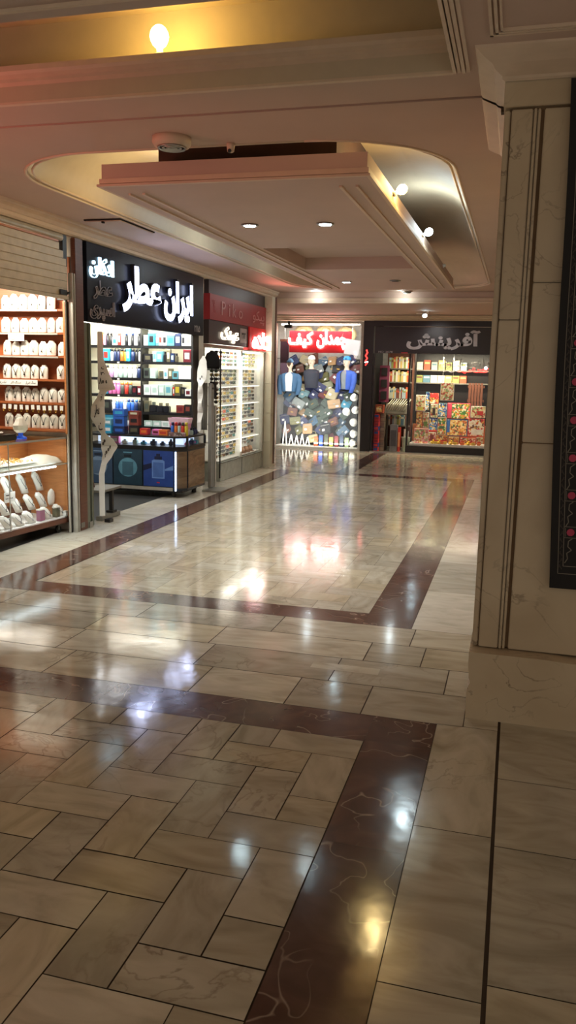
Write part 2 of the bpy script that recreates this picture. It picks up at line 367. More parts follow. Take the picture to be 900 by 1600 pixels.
    q(-5.2, -4.2, 3.37, 5.05, 2); q(-4.22, -3.7, 5.05, 5.06, 2)
    # cross corridor before the back shops
    for k in range(9):
        for j in range(4):
            x0 = -8+.95*k; q(x0, min(x0+.95, 0), 12.9+.95*j, 13.85+.95*j, 0, 0, random.uniform(.4, .8))
    q(-2.74, -2.46, 12.9, 16.7, 1, .001)
    # shop floors
    q(-6, -4.22, 7.2, 10.5, 4, 0, .5, 0, 0); q(-6, -4.22, 3.9, 7.2, 4, 0, .3, 0, 0); q(-6, -4.22, 10.5, 12.9, 2); q(-8, 2, 16.7, 18, 2)
    me = bpy.data.meshes.new('floor'); me.from_pydata(vs, [], fs)
    for m in ('fl', 'flb', 'flw', 'joint', 'lobby'): me.materials.append(K[m])
    me.polygons.foreach_set('material_index', mi)
    for n, d in (('tint', tint), ('turn', turn)):
        a = me.attributes.new(n, 'FLOAT', 'FACE'); a.data.foreach_set('value', d)
    o = bpy.data.objects.new('floor', me); COL.objects.link(o); o['kind'] = 'structure'
build_floor()
# ================================================================== CEILING
def holed(mb, outer, inner, z, m=0):
    polys = [[Vector((*p, z)) for p in outer]]+([[Vector((*p, z)) for p in inner]] if inner else [])
    pts = [p for l in polys for p in l]
    mb.add(pts, [tuple(t) for t in tessellate_polygon(polys)], m)
def rrect(x0, x1, y0, y1, r, n=10):
    out = []
    for cx, cy, a in ((x1-r, y0+r, -90), (x1-r, y1-r, 0), (x0+r, y1-r, 90), (x0+r, y0+r, 180)):
        for i in range(n+1):
            t = math.radians(a+90*i/n); out.append((cx+r*math.cos(t), cy+r*math.sin(t)))
    return out
TX0, TX1, TY0, TY1 = -3.44, -.48, 4.84, 13.2
mb = MB()
NX0, NX1, NY0, NY1 = -4.3, -.36, .5, 3.88
holed(mb, [(-6, -1), (3, -1), (3, 4.245), (-6, 4.245)], [(NX0, NY0), (NX1, NY0), (NX1, NY1), (NX0, NY1)], ZC)
op = rrect(TX0, TX1, TY0, TY1, .8)
holed(mb, [(-4.25, 4.275), (3, 4.275), (3, 13.75), (-4.25, 13.75)], op, ZC)
mb.box(-6, 3, 4.2, 4.3, ZC+.03, ZC+.06, 1)
mb.box(-6, 3, 4.243, 4.245, ZC, ZC+.05, 0); mb.box(-6, 3, 4.275, 4.277, ZC, ZC+.05, 0)
holed(mb, [(-8, 13.75), (3, 13.75), (3, 18), (-8, 18)], None, 2.72)
mb.add([(-8, 13.75, 2.72), (3, 13.75, 2.72), (3, 13.75, 2.95), (-8, 13.75, 2.95)], [(0, 1, 2, 3)])
holed(mb, [(-6.2, 3), (-4.1, 3), (-4.1, 13.75), (-6.2, 13.75)], None, 2.86)
ceiling = struct('ceiling', mb, ['ceil', 'slot'])
# far tray: lip mouldings and curved cove
mb = MB(); rings = []
for k in range(9):
    t = k/8*PI/2; ins = .5*(1-math.cos(t)); z = ZC+.03+.36*math.sin(t)
    rings.append([Vector((*p, z)) for p in rrect(TX0+ins, TX1-ins, TY0+ins, TY1-ins, max(.15, .8-ins))])
mb.loft([[Vector((*p, ZC)) for p in op]]+rings, 0, True, False)
mb.add(rings[-1], [tuple(range(len(rings[-1])))])
obj('tray_cove', mb, 'cove', ceiling)
mb = MB()
for d, z in ((.0, .0), (.035, .012)):
    mb.tube([(*p, ZC-.001+z) for p in rrect(TX0+d-.01, TX1-d+.01, TY0+d-.01, TY1-d+.01, .8)]+[(*rrect(TX0+d-.01, TX1-d+.01, TY0+d-.01, TY1-d+.01, .8)[0], ZC+z)], .009, 6)
obj('tray_lip', mb, 'mould', ceiling)
# far floating panel
PX0, PX1, PY0, PY1, PZ = -2.67, -.94, 5.05, 11.72, 2.74
RX0, RX1, RY0, RY1 = -2.42, -1.19, 7.76, 9.40
mb = MB()
for a in ((PX0, PX1, PY0, RY0), (PX0, PX1, RY1, PY1), (PX0, RX0, RY0, RY1), (RX1, PX1, RY0, RY1)): mb.box(*a, PZ, PZ+.14)
mb.box(RX0-.02, RX1+.02, RY0-.02, RY1+.02, PZ+.13, PZ+.15)
pan = obj('floating_panel', mb, 'panel', ceiling)
mb = MB()
for d, h, z in ((.012, .03, .02), (.024, .014, .0)):
    mb.box(PX0-d, PX1+d, PY0-d, PY0, PZ+z, PZ+z+h); mb.box(PX0-d, PX1+d, PY1, PY1+d, PZ+z, PZ+z+h)
    mb.box(PX0-d, PX0, PY0, PY1, PZ+z, PZ+z+h); mb.box(PX1, PX1+d, PY0, PY1, PZ+z, PZ+z+h)
for x0, x1 in ((PX0+.09, PX0+.105), (PX0+.19, PX0+.21), (PX1-.21, PX1-.19), (PX1-.105, PX1-.09)): mb.box(x0, x1, PY0+.2, PY1-.25, PZ-.012, PZ+.001)
obj('moulding_strip', mb, 'mould', pan)
obj('tray_core', MB().box(-2.52, -1.25, 5.6, 11.2, PZ+.14, 3.32), 'core', ceiling)
# near tray
mb = MB()
mb.box(NX0, NX1, NY1, NY1+.02, ZC, ZC+.13); mb.box(NX0, NX1, NY0-.02, NY0, ZC, ZC+.13); mb.box(NX0-.02, NX0, NY0, NY1, ZC, ZC+.13); mb.box(NX1, NX1+.02, NY0, NY1, ZC, ZC+.13)
mb.box(NX0-.3, NX1+.3, NY0-.3, NY1+.3, 3.34, 3.36)
mb.box(NX0-.3, NX1+.3, NY1+.22, NY1+.24, ZC+.02, 3.36); mb.box(NX0-.3, NX1+.3, NY0-.24, NY0-.22, ZC+.02, 3.36)
mb.box(NX0-.3, NX0-.28, NY0-.3, NY1+.3, ZC+.02, 3.36); mb.box(NX1+.28, NX1+.3, NY0-.3, NY1+.3, ZC+.02, 3.36)
mb.box(NX0-.3, NX1+.3, NY1, NY1+.24, ZC+.12, ZC+.13)
obj('near_tray', mb, 'cove', ceiling)
mb = MB()
mb.prism([(NY1+.005, ZC+.07), (NY1-.02, ZC+.085), (NY1-.02, ZC+.1), (NY1-.045, ZC+.112), (NY1-.055, ZC+.125), (NY1-.055, ZC+.15), (NY1+.03, ZC+.152)], NX0, NX1, 'x')
mb.prism([(NY1-.002, ZC-.012), (NY1+.025, ZC-.012), (NY1+.025, ZC+.0), (NY1-.002, ZC+.0)], NX0, NX1, 'x')
for k in range(4): mb.box(NX1-.0+k*.02, NX1+.014+k*.02, NY0, NY1+.01, ZC-.014+.003*(k % 2), ZC+.001)
obj('tray_moulding', mb, 'mould', ceiling)
mb = MB()
QX1, QY1, QZ = -.98, 2.74, 2.78
mb.box(-3.6, QX1, 1.0, QY1, QZ, QZ+.13)
pan2 = obj('floating_panel', mb, 'panel', ceiling)
mb = MB(); mb.prism([(QY1, QZ), (QY1+.015, QZ+.012), (QY1+.03, QZ+.02), (QY1+.03, QZ+.045), (QY1+.012, QZ+.06), (QY1+.012, QZ+.1), (QY1, QZ+.13)], -3.63, QX1+.03, 'x')
mb.box(-3.5, QX1-.09, QY1-.1, QY1-.085, QZ-.012, QZ); mb.box(QX1-.09, QX1-.075, 1.0, QY1-.085, QZ-.012, QZ)
obj('moulding_strip', mb, 'mould', pan2)
# framed coffer on the right of the near tray
mb = MB()
for d, w in ((0, .012), (.02, .012), (.04, .008)):
    a, b_, c_ = -.19+d, 3.52-d, 1.1
    mb.box(a, a+w, .5, b_, ZC-.012, ZC); mb.box(a, c_, b_-w, b_, ZC-.012, ZC)
obj('coffer_moulding', mb, 'mould', ceiling)
# access hatch in the left soffit
mb = MB(); mb.box(-3.84, -3.5, 6.95, 7.65, ZC-.02, ZC-.012, 0)
for a in ((-3.85, -3.84, 6.94, 7.66), (-3.5, -3.49, 6.94, 7.66), (-3.85, -3.49, 6.93, 6.95), (-3.85, -3.49, 7.65, 7.66)): mb.box(*a, ZC-.012, ZC-.002, 1)
mb.box(-3.68, -3.66, 6.94, 6.97, ZC-.035, ZC-.02, 1)
obj('access_hatch', mb, ['ceil', 'slot'], ceiling)
# left cornice, back cornice
def profile(name, pts, a, b, ax, m): return struct(name, MB().prism(pts, a, b, ax, 0), m)
cp = [(-4.25, 2.9), (-3.98, 2.9), (-3.985, 2.885), (-4.0, 2.875), (-4.005, 2.85), (-4.03, 2.83), (-4.05, 2.825), (-4.055, 2.80), (-4.075, 2.785), (-4.25, 2.785)]
profile('trim_1', cp, 3.0, 13.75, 'y', 'mould')
profile('trim_2', [(16.9, 2.71), (16.45, 2.71), (16.47, 2.69), (16.52, 2.68), (16.54, 2.655), (16.58, 2.64), (16.6, 2.62), (16.9, 2.62)], -8, 1, 'x', 'mould')
profile('trim_3', [(13.75, 2.72), (13.7, 2.72), (13.7, 2.745), (13.72, 2.75), (13.72, 2.8), (13.75, 2.81)], -4.2, 1, 'x', 'mould')
# ================================================================== WALLS
struct('wall_left', MB().box(-6.2, -6.1, 3, 13.4, 0, 2.86), 'wallp')
mb = MB(); mb.box(-6.1, -4.10, 7.14, 7.24, 0, 2.8)
struct('wall_left_partition', mb, 'wallp')
struct('wall_left_middle', MB().box(-6.1, -4.12, 10.42, 10.58, 0, 2.8), 'whitewall')
struct('wall_left_end', MB().box(-6.1, -4.13, 13.22, 13.4, 0, 2.8), 'whitewall')
struct('wall_back', MB().box(-8, 3, 17.9, 18, 0, 2.8), 'whitewall')
mb = MB(); mb.box(-8, -4.9, 16.7, 16.85, 0, 2.64); struct('wall_back_left', mb, mat('pinkish_wall', (150, 110, 92), .6))
struct('wall_right', MB().box(.15, .3, 5.25, 17.9, 0, 2.9), 'stone')
# ================================================================== PILLAR on the right
pil = struct('pillar', MB().box(-.10, 1.2, 3.875, 5.2, .33, 2.88), 'stone')
mb = MB()
mb.box(-.13, -.105, 3.862, 5.19, .33, 2.715); mb.box(-.1, -.012, 3.85, 3.88, .33, 1.84).box(-.1, -.012, 3.85, 3.88, 1.844, 2.715); mb.box(.035, 1.19, 3.855, 3.88, .33, 1.30); mb.box(.035, 1.19, 3.855, 3.88, 1.305, 2.0).box(.035, 1.19, 3.855, 3.88, 2.004, 2.715)
obj('cladding_slab', mb, 'stone', pil, .004)
mb = MB(); mb.box(-.008, .004, 3.846, 3.88, .33, 2.715); mb.box(.008, .02, 3.852, 3.88, .33, 2.715)
obj('edge_moulding', mb, 'stone', pil, .003)
mb = MB(); mb.box(-.104, -.101, 3.866, 3.88, .33, 2.715); mb.box(.02, .036, 3.87, 3.88, .33, 2.715); mb.box(-.1, 1.15, 3.868, 3.88, 2.713, 2.724); mb.box(-.11, 1.15, 3.87, 3.88, .326, .334); mb.box(.03, 1.15, 3.86, 3.87, 1.3, 1.306)
obj('joint_line', mb, 'cjoint', pil)
def chipped(x0, x1, y0, y1, z0, z1):
    rnd = random.Random(3); pts = []
    for k in range(14):
        t = k/13; pts.append((x0+(rnd.uniform(.004, .016) if .45 < t < .7 else rnd.uniform(0, .003)), z0+t*(z1-z0)))
    pts += [(x0+.01+(x1-x0-.01)*k/12, z1-rnd.choice((0, 0, .002, .006))) for k in range(1, 12)]+[(x1, z1), (x1, z0)]
    return MB().prism(pts, y0, y1, 'y')
obj('plinth', chipped(-.14, 1.22, 3.765, 5.22, .0, .325), 'stone', pil)
obj('capital_block', MB().box(-.135, 1.2, 3.845, 5.2, 2.725, 2.83), 'stone', pil, .003)
mb = MB(); steps = [(.0, .0, 2.825), (.012, .012, 2.832), (.012, .02, 2.84), (.03, .05, 2.848), (.045, .08, 2.855), (.05, .11, 2.862), (.08, .15, 2.875), (.1, .19, 2.884), (.115, .215, 2.892), (.12, .22, 2.9)]
for y0, y1 in ((None, 4.243), (4.277, 5.2)):
    rr = []
    for dx, dy, z in steps:
        xl = -.135-dx; yf = 3.84-dy
        rr.append([Vector((1.3, yf, z)), Vector((xl, yf, z)), Vector((xl, y1, z))] if y0 is None else [Vector((xl, y0, z)), Vector((xl, y1, z)), Vector((.1, y1, z))])
    mb.loft(rr, 0, False, False, False)
mb.box(-.16, -.12, 4.235, 4.285, 2.82, 2.9, 1)
obj('crown_moulding', mb, ['mould', 'joint'], pil)
# black embroidered tapestry hung on the pillar
tp = thing('tapestry', 'long black tapestry with grey borders and pink flowers hanging on the marble pillar', 'tapestry', (.55, 3.80, .66))
def sh(z): return .125+(.192-.125)*max(0, min(1, (2.87-z)/2.21))+.006*math.sin(z*3.1)
def wavy(x, z): return 3.812+.006*math.sin(x*14+z*2)
NZ = 40; zs = [.655+(2.815-.655)*k/NZ for k in range(NZ+1)]; NXs = 16
mb = MB(); rings = []
for z in zs:
    row = [Vector((sh(z)+.8*i/NXs, wavy(sh(z)+.8*i/NXs, z), z)) for i in range(NXs+1)]
    rings.append(row+[Vector((v.x, v.y+.006, v.z)) for v in reversed(row)])
mb.loft(rings, 0, False); obj('cloth', mb, 'tapestry', tp)
mb = MB()
def seg(x0, z0, x1, z1, w, m):
    n = max(1, int(max(abs(x1-x0), abs(z1-z0))/.05)); d = Vector((x1-x0, 0, z1-z0)).normalized(); nx, nz = -d.z*w/2, d.x*w/2
    for k in range(n):
        ps = []
        for t, s_ in ((k/n, 1), (k/n, -1), ((k+1)/n, -1), ((k+1)/n, 1)):
            x = x0+(x1-x0)*t; z = z0+(z1-z0)*t; X = x+nx*s_+sh(z); ps.append(Vector((X, wavy(X, z)-.0012, z+nz*s_)))
        mb.add(ps, [(0, 1, 2, 3)], m)
def disc(x, z, r, m, n=10):
    mb.add([Vector((sh(z)+x+r*math.cos(2*PI*i/n), wavy(sh(z)+x, z)-.0018, z+r*math.sin(2*PI*i/n))) for i in range(n)], [tuple(range(n))], m)
for x, zb in ((.034, .725), (.056, .76)):
    seg(x, zb, x, 2.74, .003, 0); seg(.8-x, zb, .8-x, 2.74, .003, 0); seg(x, zb, .8-x, zb, .003, 0); seg(x, 2.74, .8-x, 2.74, .003, 0)
for k in range(66):
    z = .745+k*.0305; s_ = 1 if k % 2 else -1
    for bx in (.045, .755): seg(bx-.006*s_, z, bx+.006*s_, z+.02, .004, 2); seg(bx+.006*s_, z+.008, bx+.002*s_, z+.022, .003, 2)
z = .775
while z < 2.6:
    for xa in (.058, .27, .48):
        seg(xa, z+.115, xa+.2, z+.115, .0025, 0); seg(xa, z+.165, xa+.2, z+.165, .0025, 0)
        for a, b_ in (((0, 0), (.012, .02)), ((.012, .02), (.008, .045)), ((.008, .045), (.028, .06)), ((.028, .06), (.012, .075)), ((.012, .075), (.014, .1)), ((.014, .1), (.03, .112))):
            seg(xa+.004+a[0], z+a[1], xa+.004+b_[0], z+b_[1], .004, 0); seg(xa+.1-a[0], z+a[1], xa+.1-b_[0], z+b_[1], .004, 0)
        for fx in (.026, .1, .17):
            disc(xa+fx, z+.14, .017, 1); disc(xa+fx+.004, z+.143, .008, 3)
            seg(xa+fx-.022, z+.12, xa+fx-.022, z+.16, .002, 0)
    z += .166
obj('embroidery', mb, ['thread', 'pink', 'vine', mat('rose_thread', (140, 40, 60), .8)], tp)
# ================================================================== CEILING FITTINGS
def bulb(loc, d, warm, label, socket_down=False, lit=True, r=.035):
    t = thing('light_bulb', label, 'light bulb', loc); d = Vector(d).normalized(); q = d.to_track_quat('Z', 'Y').to_matrix().to_4x4(); q.translation = loc
    if lit:
        pr = [(.03+1.15*r*(1-math.cos(PI*k/8)), max(.0005, r*math.sin(PI*k/8)*(1 if k > 3 else .96)), max(.0005, r*math.sin(PI*k/8)*(1 if k > 3 else .96))) for k in range(9)]
        obj('globe', MB().ell(pr, (0, 0, 0), 14, 0, q), 'bulbw' if warm else 'bulbc', t)
    obj('socket', MB().ell([(0, .02, .02), (.012, .022, .022), (.014, .016, .016), (.036, .016, .016)], (0, 0, 0), 12, 0, q), 'white', t)
    return t
bulb((-1.735, 3.88, 3.056), (0, -.1, 1), True, 'large warm bulb glowing on the ledge of the near ceiling tray', r=.045)
bulb((-.939, 6.08, 2.845), (.8, .2, .45), True, 'warm bulb on the side of the hanging ceiling panel, nearer of two')
mb = MB().tube([(-.92, 6.06, 2.84), (-.9, 6.06, 2.8), (-.88, 6.07, 2.8), (-.875, 6.1, 2.86)], .004)
bulb((-.939, 7.9, 2.845), (.8, .1, .45), False, 'cool white bulb on the side of the hanging ceiling panel, behind the warm one')
bulb((-.939, 10.09, 2.845), (.8, .1, .3), False, 'empty lamp socket near the far end of the hanging ceiling panel', lit=False)
def downlight(x, y, lit, label):
    t = thing('recessed_downlight', label, 'ceiling light', (x, y, PZ-.001))
    pr = [(-.004, .07, .07), (-.012, .066, .066), (-.01, .052, .052), (-.002, .048, .048)]
    obj('ring', MB().ell(pr, (x, y, PZ-.001), 20), 'steel', t)
    obj('lamp_face', MB().ell([(-.016, .02, .02), (-.013, .045, .045), (-.003, .047, .047)], (x, y, PZ-.001), 18), 'bulbc' if lit else 'dark', t)
downlight(-2.14, 6.5, True, 'lit downlight in the hanging panel, left one of the near pair')
downlight(-1.53, 6.53, True, 'lit downlight in the hanging panel, right one of the near pair')
downlight(-2.2, 10.66, True, 'lit downlight in the far reddish half of the hanging panel')
downlight(-1.56, 10.56, False, 'unlit dark downlight in the far half of the hanging panel')
t = thing('ceiling_diffuser', 'round white ringed diffuser on the soffit between the two ceiling trays', 'ceiling vent', (-2.0, 4.63, ZC))
obj('housing', MB().ell([(-.05, .1, .1), (-.03, .112, .112), (0, .112, .112)], (-2.0, 4.63, ZC), 24), 'mould', t)
mb = MB()
for r_ in (.085, .06, .035): mb.ell([(-.054, r_, r_), (-.062, r_-.006, r_-.006), (-.054, r_-.014, r_-.014)], (-2.0, 4.63, ZC), 24)
obj('rings', mb, 'steel', t)
c0 = atZ(369, 231, ZC); t = thing('ceiling_sensor', 'small cream sensor nub beside the dark slot above the hanging panel', 'sensor', (c0.x, 4.81, ZC))
obj('body', MB().ell([(-.05, .012, .012), (-.045, .02, .02), (-.02, .024, .024), (0, .026, .026)], (c0.x, 4.81, ZC), 14), 'mould', t)
obj('lens', MB().ball((c0.x, 4.79, ZC-.045), .012), 'dark', t)
t = thing('smoke_detector', 'small round detector on the ceiling beyond the hanging panel', 'detector', (-1.8, 13.55, ZC))
obj('base', MB().cyl((-1.8, 13.55, ZC-.015), .09, .015, 20), 'mould', t); obj('dome', MB().ell([(-.045, .03, .03), (-.035, .06, .06), (-.015, .07, .07)], (-1.8, 13.55, ZC), 18), 'grey', t)
lx, ly = -1.68, 15.55
t = thing('spotlight', 'bright white spotlight fixed under the soffit in front of the toy shop', 'spotlight', (lx, ly, 2.72))
obj('bracket', MB().box(lx-.02, lx+.02, ly-.02, ly+.02, 2.68, 2.72).tube([(lx, ly, 2.69), (lx-.05, ly-.02, 2.66)], .012), 'white', t)
q = Vector((.3, -.6, -.5)).to_track_quat('Z', 'Y').to_matrix().to_4x4(); q.translation = (lx-.05, ly-.02, 2.66)
obj('can', MB().ell([(-.04, .03, .03), (.03, .045, .045)], (0, 0, 0), 14, 0, q), 'white', t); obj('lamp_face', MB().ell([(.031, .042, .042), (.045, .02, .02)], (0, 0, 0), 14, 0, q), 'bulbc', t)
obj('arm', MB().box(lx-.2, lx-.06, ly-.01, ly+.01, 2.675, 2.69), 'white', t)
# ================================================================== JEWELLERY SHOP
t = thing('roller_shutter', 'half rolled down cream roller shutter with horizontal slats over the jewellery shop', 'shutter', (-4.08, 5.5, 2.2))
pts = []
z = 2.235; n = 7; hS = (2.70-2.235)/n
for k in range(n):
    a = z+k*hS; pts += [(-4.070, a), (-4.066, a+.004), (-4.066, a+hS-.006), (-4.072, a+hS-.002)]
mb = MB(); mb.prism(pts+[(-4.085, 2.70), (-4.085, 2.235)], 3.0, 6.86, 'x'); mb.v = [Vector((v.y, v.x, v.z)) for v in mb.v]
obj('slat_curtain', mb, 'shutter', t)
mb = MB(); y0 = 6.86
for k in range(n):
    a = z+k*hS; w = .14*(1-max(0, (a+hS-2.5)/.2)**2) if a+hS > 2.5 else .14
    mb.box(-4.084, -4.067, y0+.001, y0+max(.01, w), a+.002, a+hS-.002)
obj('slat_end', mb, 'shutter', t)
obj('bottom_bar', MB().box(-4.09, -4.055, 3.0, 7.0, 2.205, 2.234), 'shutter', t, .004)
mb = MB(); mb.box(-4.056, -4.045, 6.84, 6.96, 2.24, 2.285).cyl((0, 0, 0), .012, .02, 10, 0, Matrix.Translation((-4.05, 6.97, 2.262))@Matrix.Rotation(PI/2, 4, 'Y'))
obj('lock', mb, 'dark', t)
obj('roller_tube', MB().cyl((0, 0, 0), .032, 3.95, 14, 0, Matrix.Translation((-4.10, 3.0, 2.752))@Matrix.Rotation(-PI/2, 4, 'X')), 'pale', t)
obj('orange_lath', MB().box(-4.075, -4.06, 3.0, 6.85, 2.7, 2.715), 'woodo', t)
obj('end_housing', MB().box(-4.16, -4.09, 6.97, 7.04, 2.2, 2.78), 'dark', t)
mb = MB(); mb.box(-4.07, -4.045, 7.045, 7.062, 0, 2.45).box(-4.07, -4.045, 7.085, 7.102, 0, 2.45).box(-4.09, -4.07, 7.045, 7.102, 0, 2.45)
obj('guide_rail', mb, 'pale', t, .002)
t = thing('guide_rail_pair', 'slim grey and black rails inside the jewellery shop opening', 'rail', (-4.1, 7.0, 0))
obj('grey_rail', MB().box(-4.105, -4.092, 6.99, 7.01, .001, 2.2), 'pale', t); obj('black_rail', MB().box(-4.105, -4.092, 7.012, 7.04, .001, 2.2), 'slot', t)
t = thing('corner_post', 'tall brown corner post between jewellery shop and perfume shop', 'post', (-4.06, 7.19, 0))
obj('post', MB().box(-4.098, -4.05, 7.115, 7.262, .001, 2.775), 'woodd', t, .006)
obj('foot_cap', MB().box(-4.05, -4.045, 7.12, 7.19, .03, .08), 'grey', t)
# display shelf on the side wall
SX0, SX1, SY = -5.75, -4.115, 7.0
zs6 = [2.12, 1.905, 1.69, 1.47, 1.25, 1.0]
sh6 = thing('display_shelf', 'reddish brown wooden display shelf full of white necklace busts', 'shelf', (-4.9, 7.07, .98))
obj('back_panel', MB().box(SX0, SX1, 7.115, 7.13, .96, 2.6), 'woodp', sh6)
obj('side_panel', MB().box(SX1-.0, SX1+.018, 6.985, 7.112, .96, 2.19), 'woodo', sh6)
for zz in zs6: obj('shelf', MB().box(SX0, SX1, 6.99, 7.112, zz-.02, zz), 'woodp', sh6, .003)
for zz in zs6[:3]: obj('edge_strip', MB().box(SX0, SX1-.06, 6.984, 6.989, zz-.02, zz-.004), 'pale', sh6)
def bust_mesh(h, w):
    pr = [(0, .46*w, .2*w), (.05*h, .47*w, .22*w), (.5*h, .485*w, .24*w, 0, .02*w), (.7*h, .485*w, .23*w, 0, .04*w), (.8*h, .45*w, .2*w, 0, .06*w), (.87*h, .36*w, .17*w, 0, .07*w), (.92*h, .28*w, .16*w, 0, .08*w), (h, .23*w, .14*w, 0, .08*w)]
    return MB().ell(pr, (0, 0, 0), 16)
def necklace_mesh(h, w, big):
    mb = MB(); yf = lambda z: -.235*w+.03*w*(z/h)-.004
    a = (-.27*w, -.16*w, .8*h); b_ = (.27*w, -.16*w, .8*h); c = (0, yf(.34*h), .34*h)
    for e in (a, b_): mb.tube([e, (e[0]*.8, yf(.7*h)-.002, .68*h), (e[0]*.4, yf(.5*h)-.002, .5*h), c], .0026 if big else .0012, 5)
    mb.ball((0, yf(.3*h)-.003, .29*h), .009 if big else .006, 8); return mb
bust0 = None; xs7 = [-4.175-.098*k for k in range(7)]
rows_txt = ['top shelf', 'second shelf from the top', 'third shelf from the top', 'fourth shelf from the top', 'fifth shelf from the top', 'lowest shelf']
neck0 = {}
for ri, zz in enumerate(zs6):
    for k, x in enumerate(xs7):
        if ri == 3 and k == 1: continue
        kk = k if not (ri == 3 and k > 1) else k-1
        lab = f'white necklace bust, {ORD[kk]} from the right, {rows_txt[ri]} of jewellery'
        g = 'white necklace busts on the wooden shelf'
        loc = (x+random.uniform(-.006, .006), 7.045, zz+.001); rz = random.uniform(-.25, .25); sc = random.uniform(.94, 1.05)
        if not bust0:
            bust0 = obj('necklace_bust', bust_mesh(.138, .096), 'bust'); b = bust0; b.location = loc; b.rotation_euler = (0, 0, rz); b.scale = (sc,)*3; tag(b, lab, 'display bust', g)
        else: b = dup(bust0, loc, (0, 0, rz), lab, 'display bust', g, (sc,)*3)
        big = ri >= 3
        lab = f'{"dark beaded" if big else "fine"} necklace on the {ORD[kk]} bust from the right, {rows_txt[ri]}'
        if big not in neck0:
            neck0[big] = obj('necklace', necklace_mesh(.138, .096, big), 'jet'); o = neck0[big]; o.location = loc; o.rotation_euler = (0, 0, rz); o.scale = (sc,)*3; tag(o, lab, 'necklace', 'necklaces on the shelf busts')
        else: dup(neck0[big], loc, (0, 0, rz), lab, 'necklace', 'necklaces on the shelf busts', (sc,)*3)
card0 = None
for k in range(11):
    x = -4.15-.062*k; loc = (x, 6.981, 1.222-random.uniform(.008, .016)); lab = f'white earring card hanging under the fifth shelf, {ORD[k]} from the right'
    if not card0:
        card0 = thing('earring_card', lab, 'earring card', loc, 0, 'earring cards under the fifth shelf')
        obj('card', MB().box(-.017, .017, -.001, .001, -.03, .014), 'print_white', card0, local=True)
        obj('earring', MB().tube([(.008*math.cos(a), -.003, -.04+.012*math.sin(a)) for a in [2*PI*i/10 for i in range(11)]], .003, 5), 'gold', card0, local=True)
    else: dup(card0, loc, (0, random.uniform(-.1, .1), 0), lab, group='earring cards under the fifth shelf')
def price_card(x0, x1, z0, z1, label, txt):
    c = thing('price_card', label, 'price card', ((x0+x1)/2, 6.982, z0)); obj('card', MB().box(x0, x1, 6.981, 6.984, z0, z1), 'print_white', c)
    for s, r_ in txt: letters('lettering', s, r_, 'y', 6.9805, 'jet', c, .001)
price_card(-4.70, -4.53, 1.825, 1.9, 'white price card on the edge of the second jewellery shelf', [('نقره', (-4.65, -4.59, 1.868, 1.89)), ('۲۰۰۰ تک', (-4.68, -4.56, 1.835, 1.858))])
price_card(-4.86, -4.40, 1.41, 1.462, 'long white card with handwriting below the fourth jewellery shelf', [('سنگ اصل', (-4.53, -4.42, 1.42, 1.45)), ('سنگ کار', (-4.69, -4.58, 1.42, 1.45)), ('تک نقره', (-4.84, -4.74, 1.42, 1.45))])
# glass showcase
ang = math.atan2(.98, .11)                       # direction of its front, local x runs along the front toward the far end
case = thing('showcase', 'glass showcase on casters in front of the jewellery shelves with white displays inside', 'showcase', (-4.24, 6.05, 0), ang)
CL = 1.02; CX0 = -1.6                              # local x from CX0 to CL, local y>0 is to the shop's inside
def lb(x0, x1, y0, y1, z0, z1, m=0): return MB().box(x0, x1, y0, y1, z0, z1, m)
L = dict(local=True)
obj('base', lb(CX0, CL, .0, .50, .10, .15), 'woodd', case, .004, **L)
obj('inner_deck', lb(CX0, CL-.03, .02, .46, .15, .16), 'print_white', case, **L)
mb = lb(CX0, CL, .48, .50, .15, .92); mb.box(CL-.02, CL, .02, .48, .15, .92); mb.box(CL-.06, CL-.02, .36, .48, .15, .66)
obj('wooden_back', mb, 'woodo', case, **L)
for x0, x1 in ((CX0, .16), (.166, CL-.02)): obj('front_pane', lb(x0, x1, .0, .006, .15, .92), 'glass', case, **L)
obj('top_pane', lb(CX0, CL, .0, .50, .922, .93), 'glassg', case, **L)
obj('glass_shelf', lb(CX0, CL-.022, .01, .47, .675, .683), 'glassg', case, **L)
obj('edge_trim', lb(CX0, CL, -.006, -.001, .915, .932).box(CX0, CL-.02, -.005, -.001, .672, .684).box(.160, .166, -.003, .006, .15, .915), 'pale', case, **L)
obj('light_tube', MB().tube([(CX0, .03, .66), (.84, .03, .66)], .011, 8), 'tube', case, **L)
for x in (-1.3, -.3, .92):
    for y in (.08, .42):
        c = obj('caster', MB().cyl((0, 0, 0), .035, .022, 14, 0, Matrix.Translation((x, y-.011, .035))@Matrix.Rotation(-PI/2, 4, 'X')), 'dark', case, **L)
        obj('caster_fork', lb(x-.012, x+.012, y-.014, y-.012, .03, .099).box(x-.012, x+.012, y+.012, y+.014, .03, .099), 'steel', c, **L)
CM = wmx(case)
def inc(x, y, z): return CM@Vector((x, y, z))
steps_ = thing('stepped_riser', 'dark stepped riser under the displays inside the showcase', 'riser', inc(0, .3, .161), ang)
mb = MB().box(CX0+.02, .95, .22, .35, .001, .24).box(CX0+.02, .95, .12, .219, .001, .10)
obj('step', mb, 'woodd', steps_, local=True)
tall = MB().ell([(0, .044, .026), (.05, .046, .028, -.02, 0), (.11, .046, .026, -.045, .005), (.145, .05, .024, -.06, .01), (.165, .042, .02, -.066, .012), (.178, .026, .018, -.07, .013), (.19, .022, .016, -.072, .014)], (0, 0, 0), 14)
tall0 = obj('necklace_stand', tall, 'bust'); first = True
def put(o0, loc, rz, lab, cat, grp, sc=(1, 1, 1)):
    global PUT
    if o0.name not in PUT:
        PUT.add(o0.name); o0.location = loc; o0.rotation_euler = (0, 0, rz); o0.scale = sc
        if o0.type == 'EMPTY' or True: tag(o0, lab, cat, grp)
        return o0
    return dup(o0, loc, (0, 0, rz), lab, cat, grp, sc)
PUT = set()
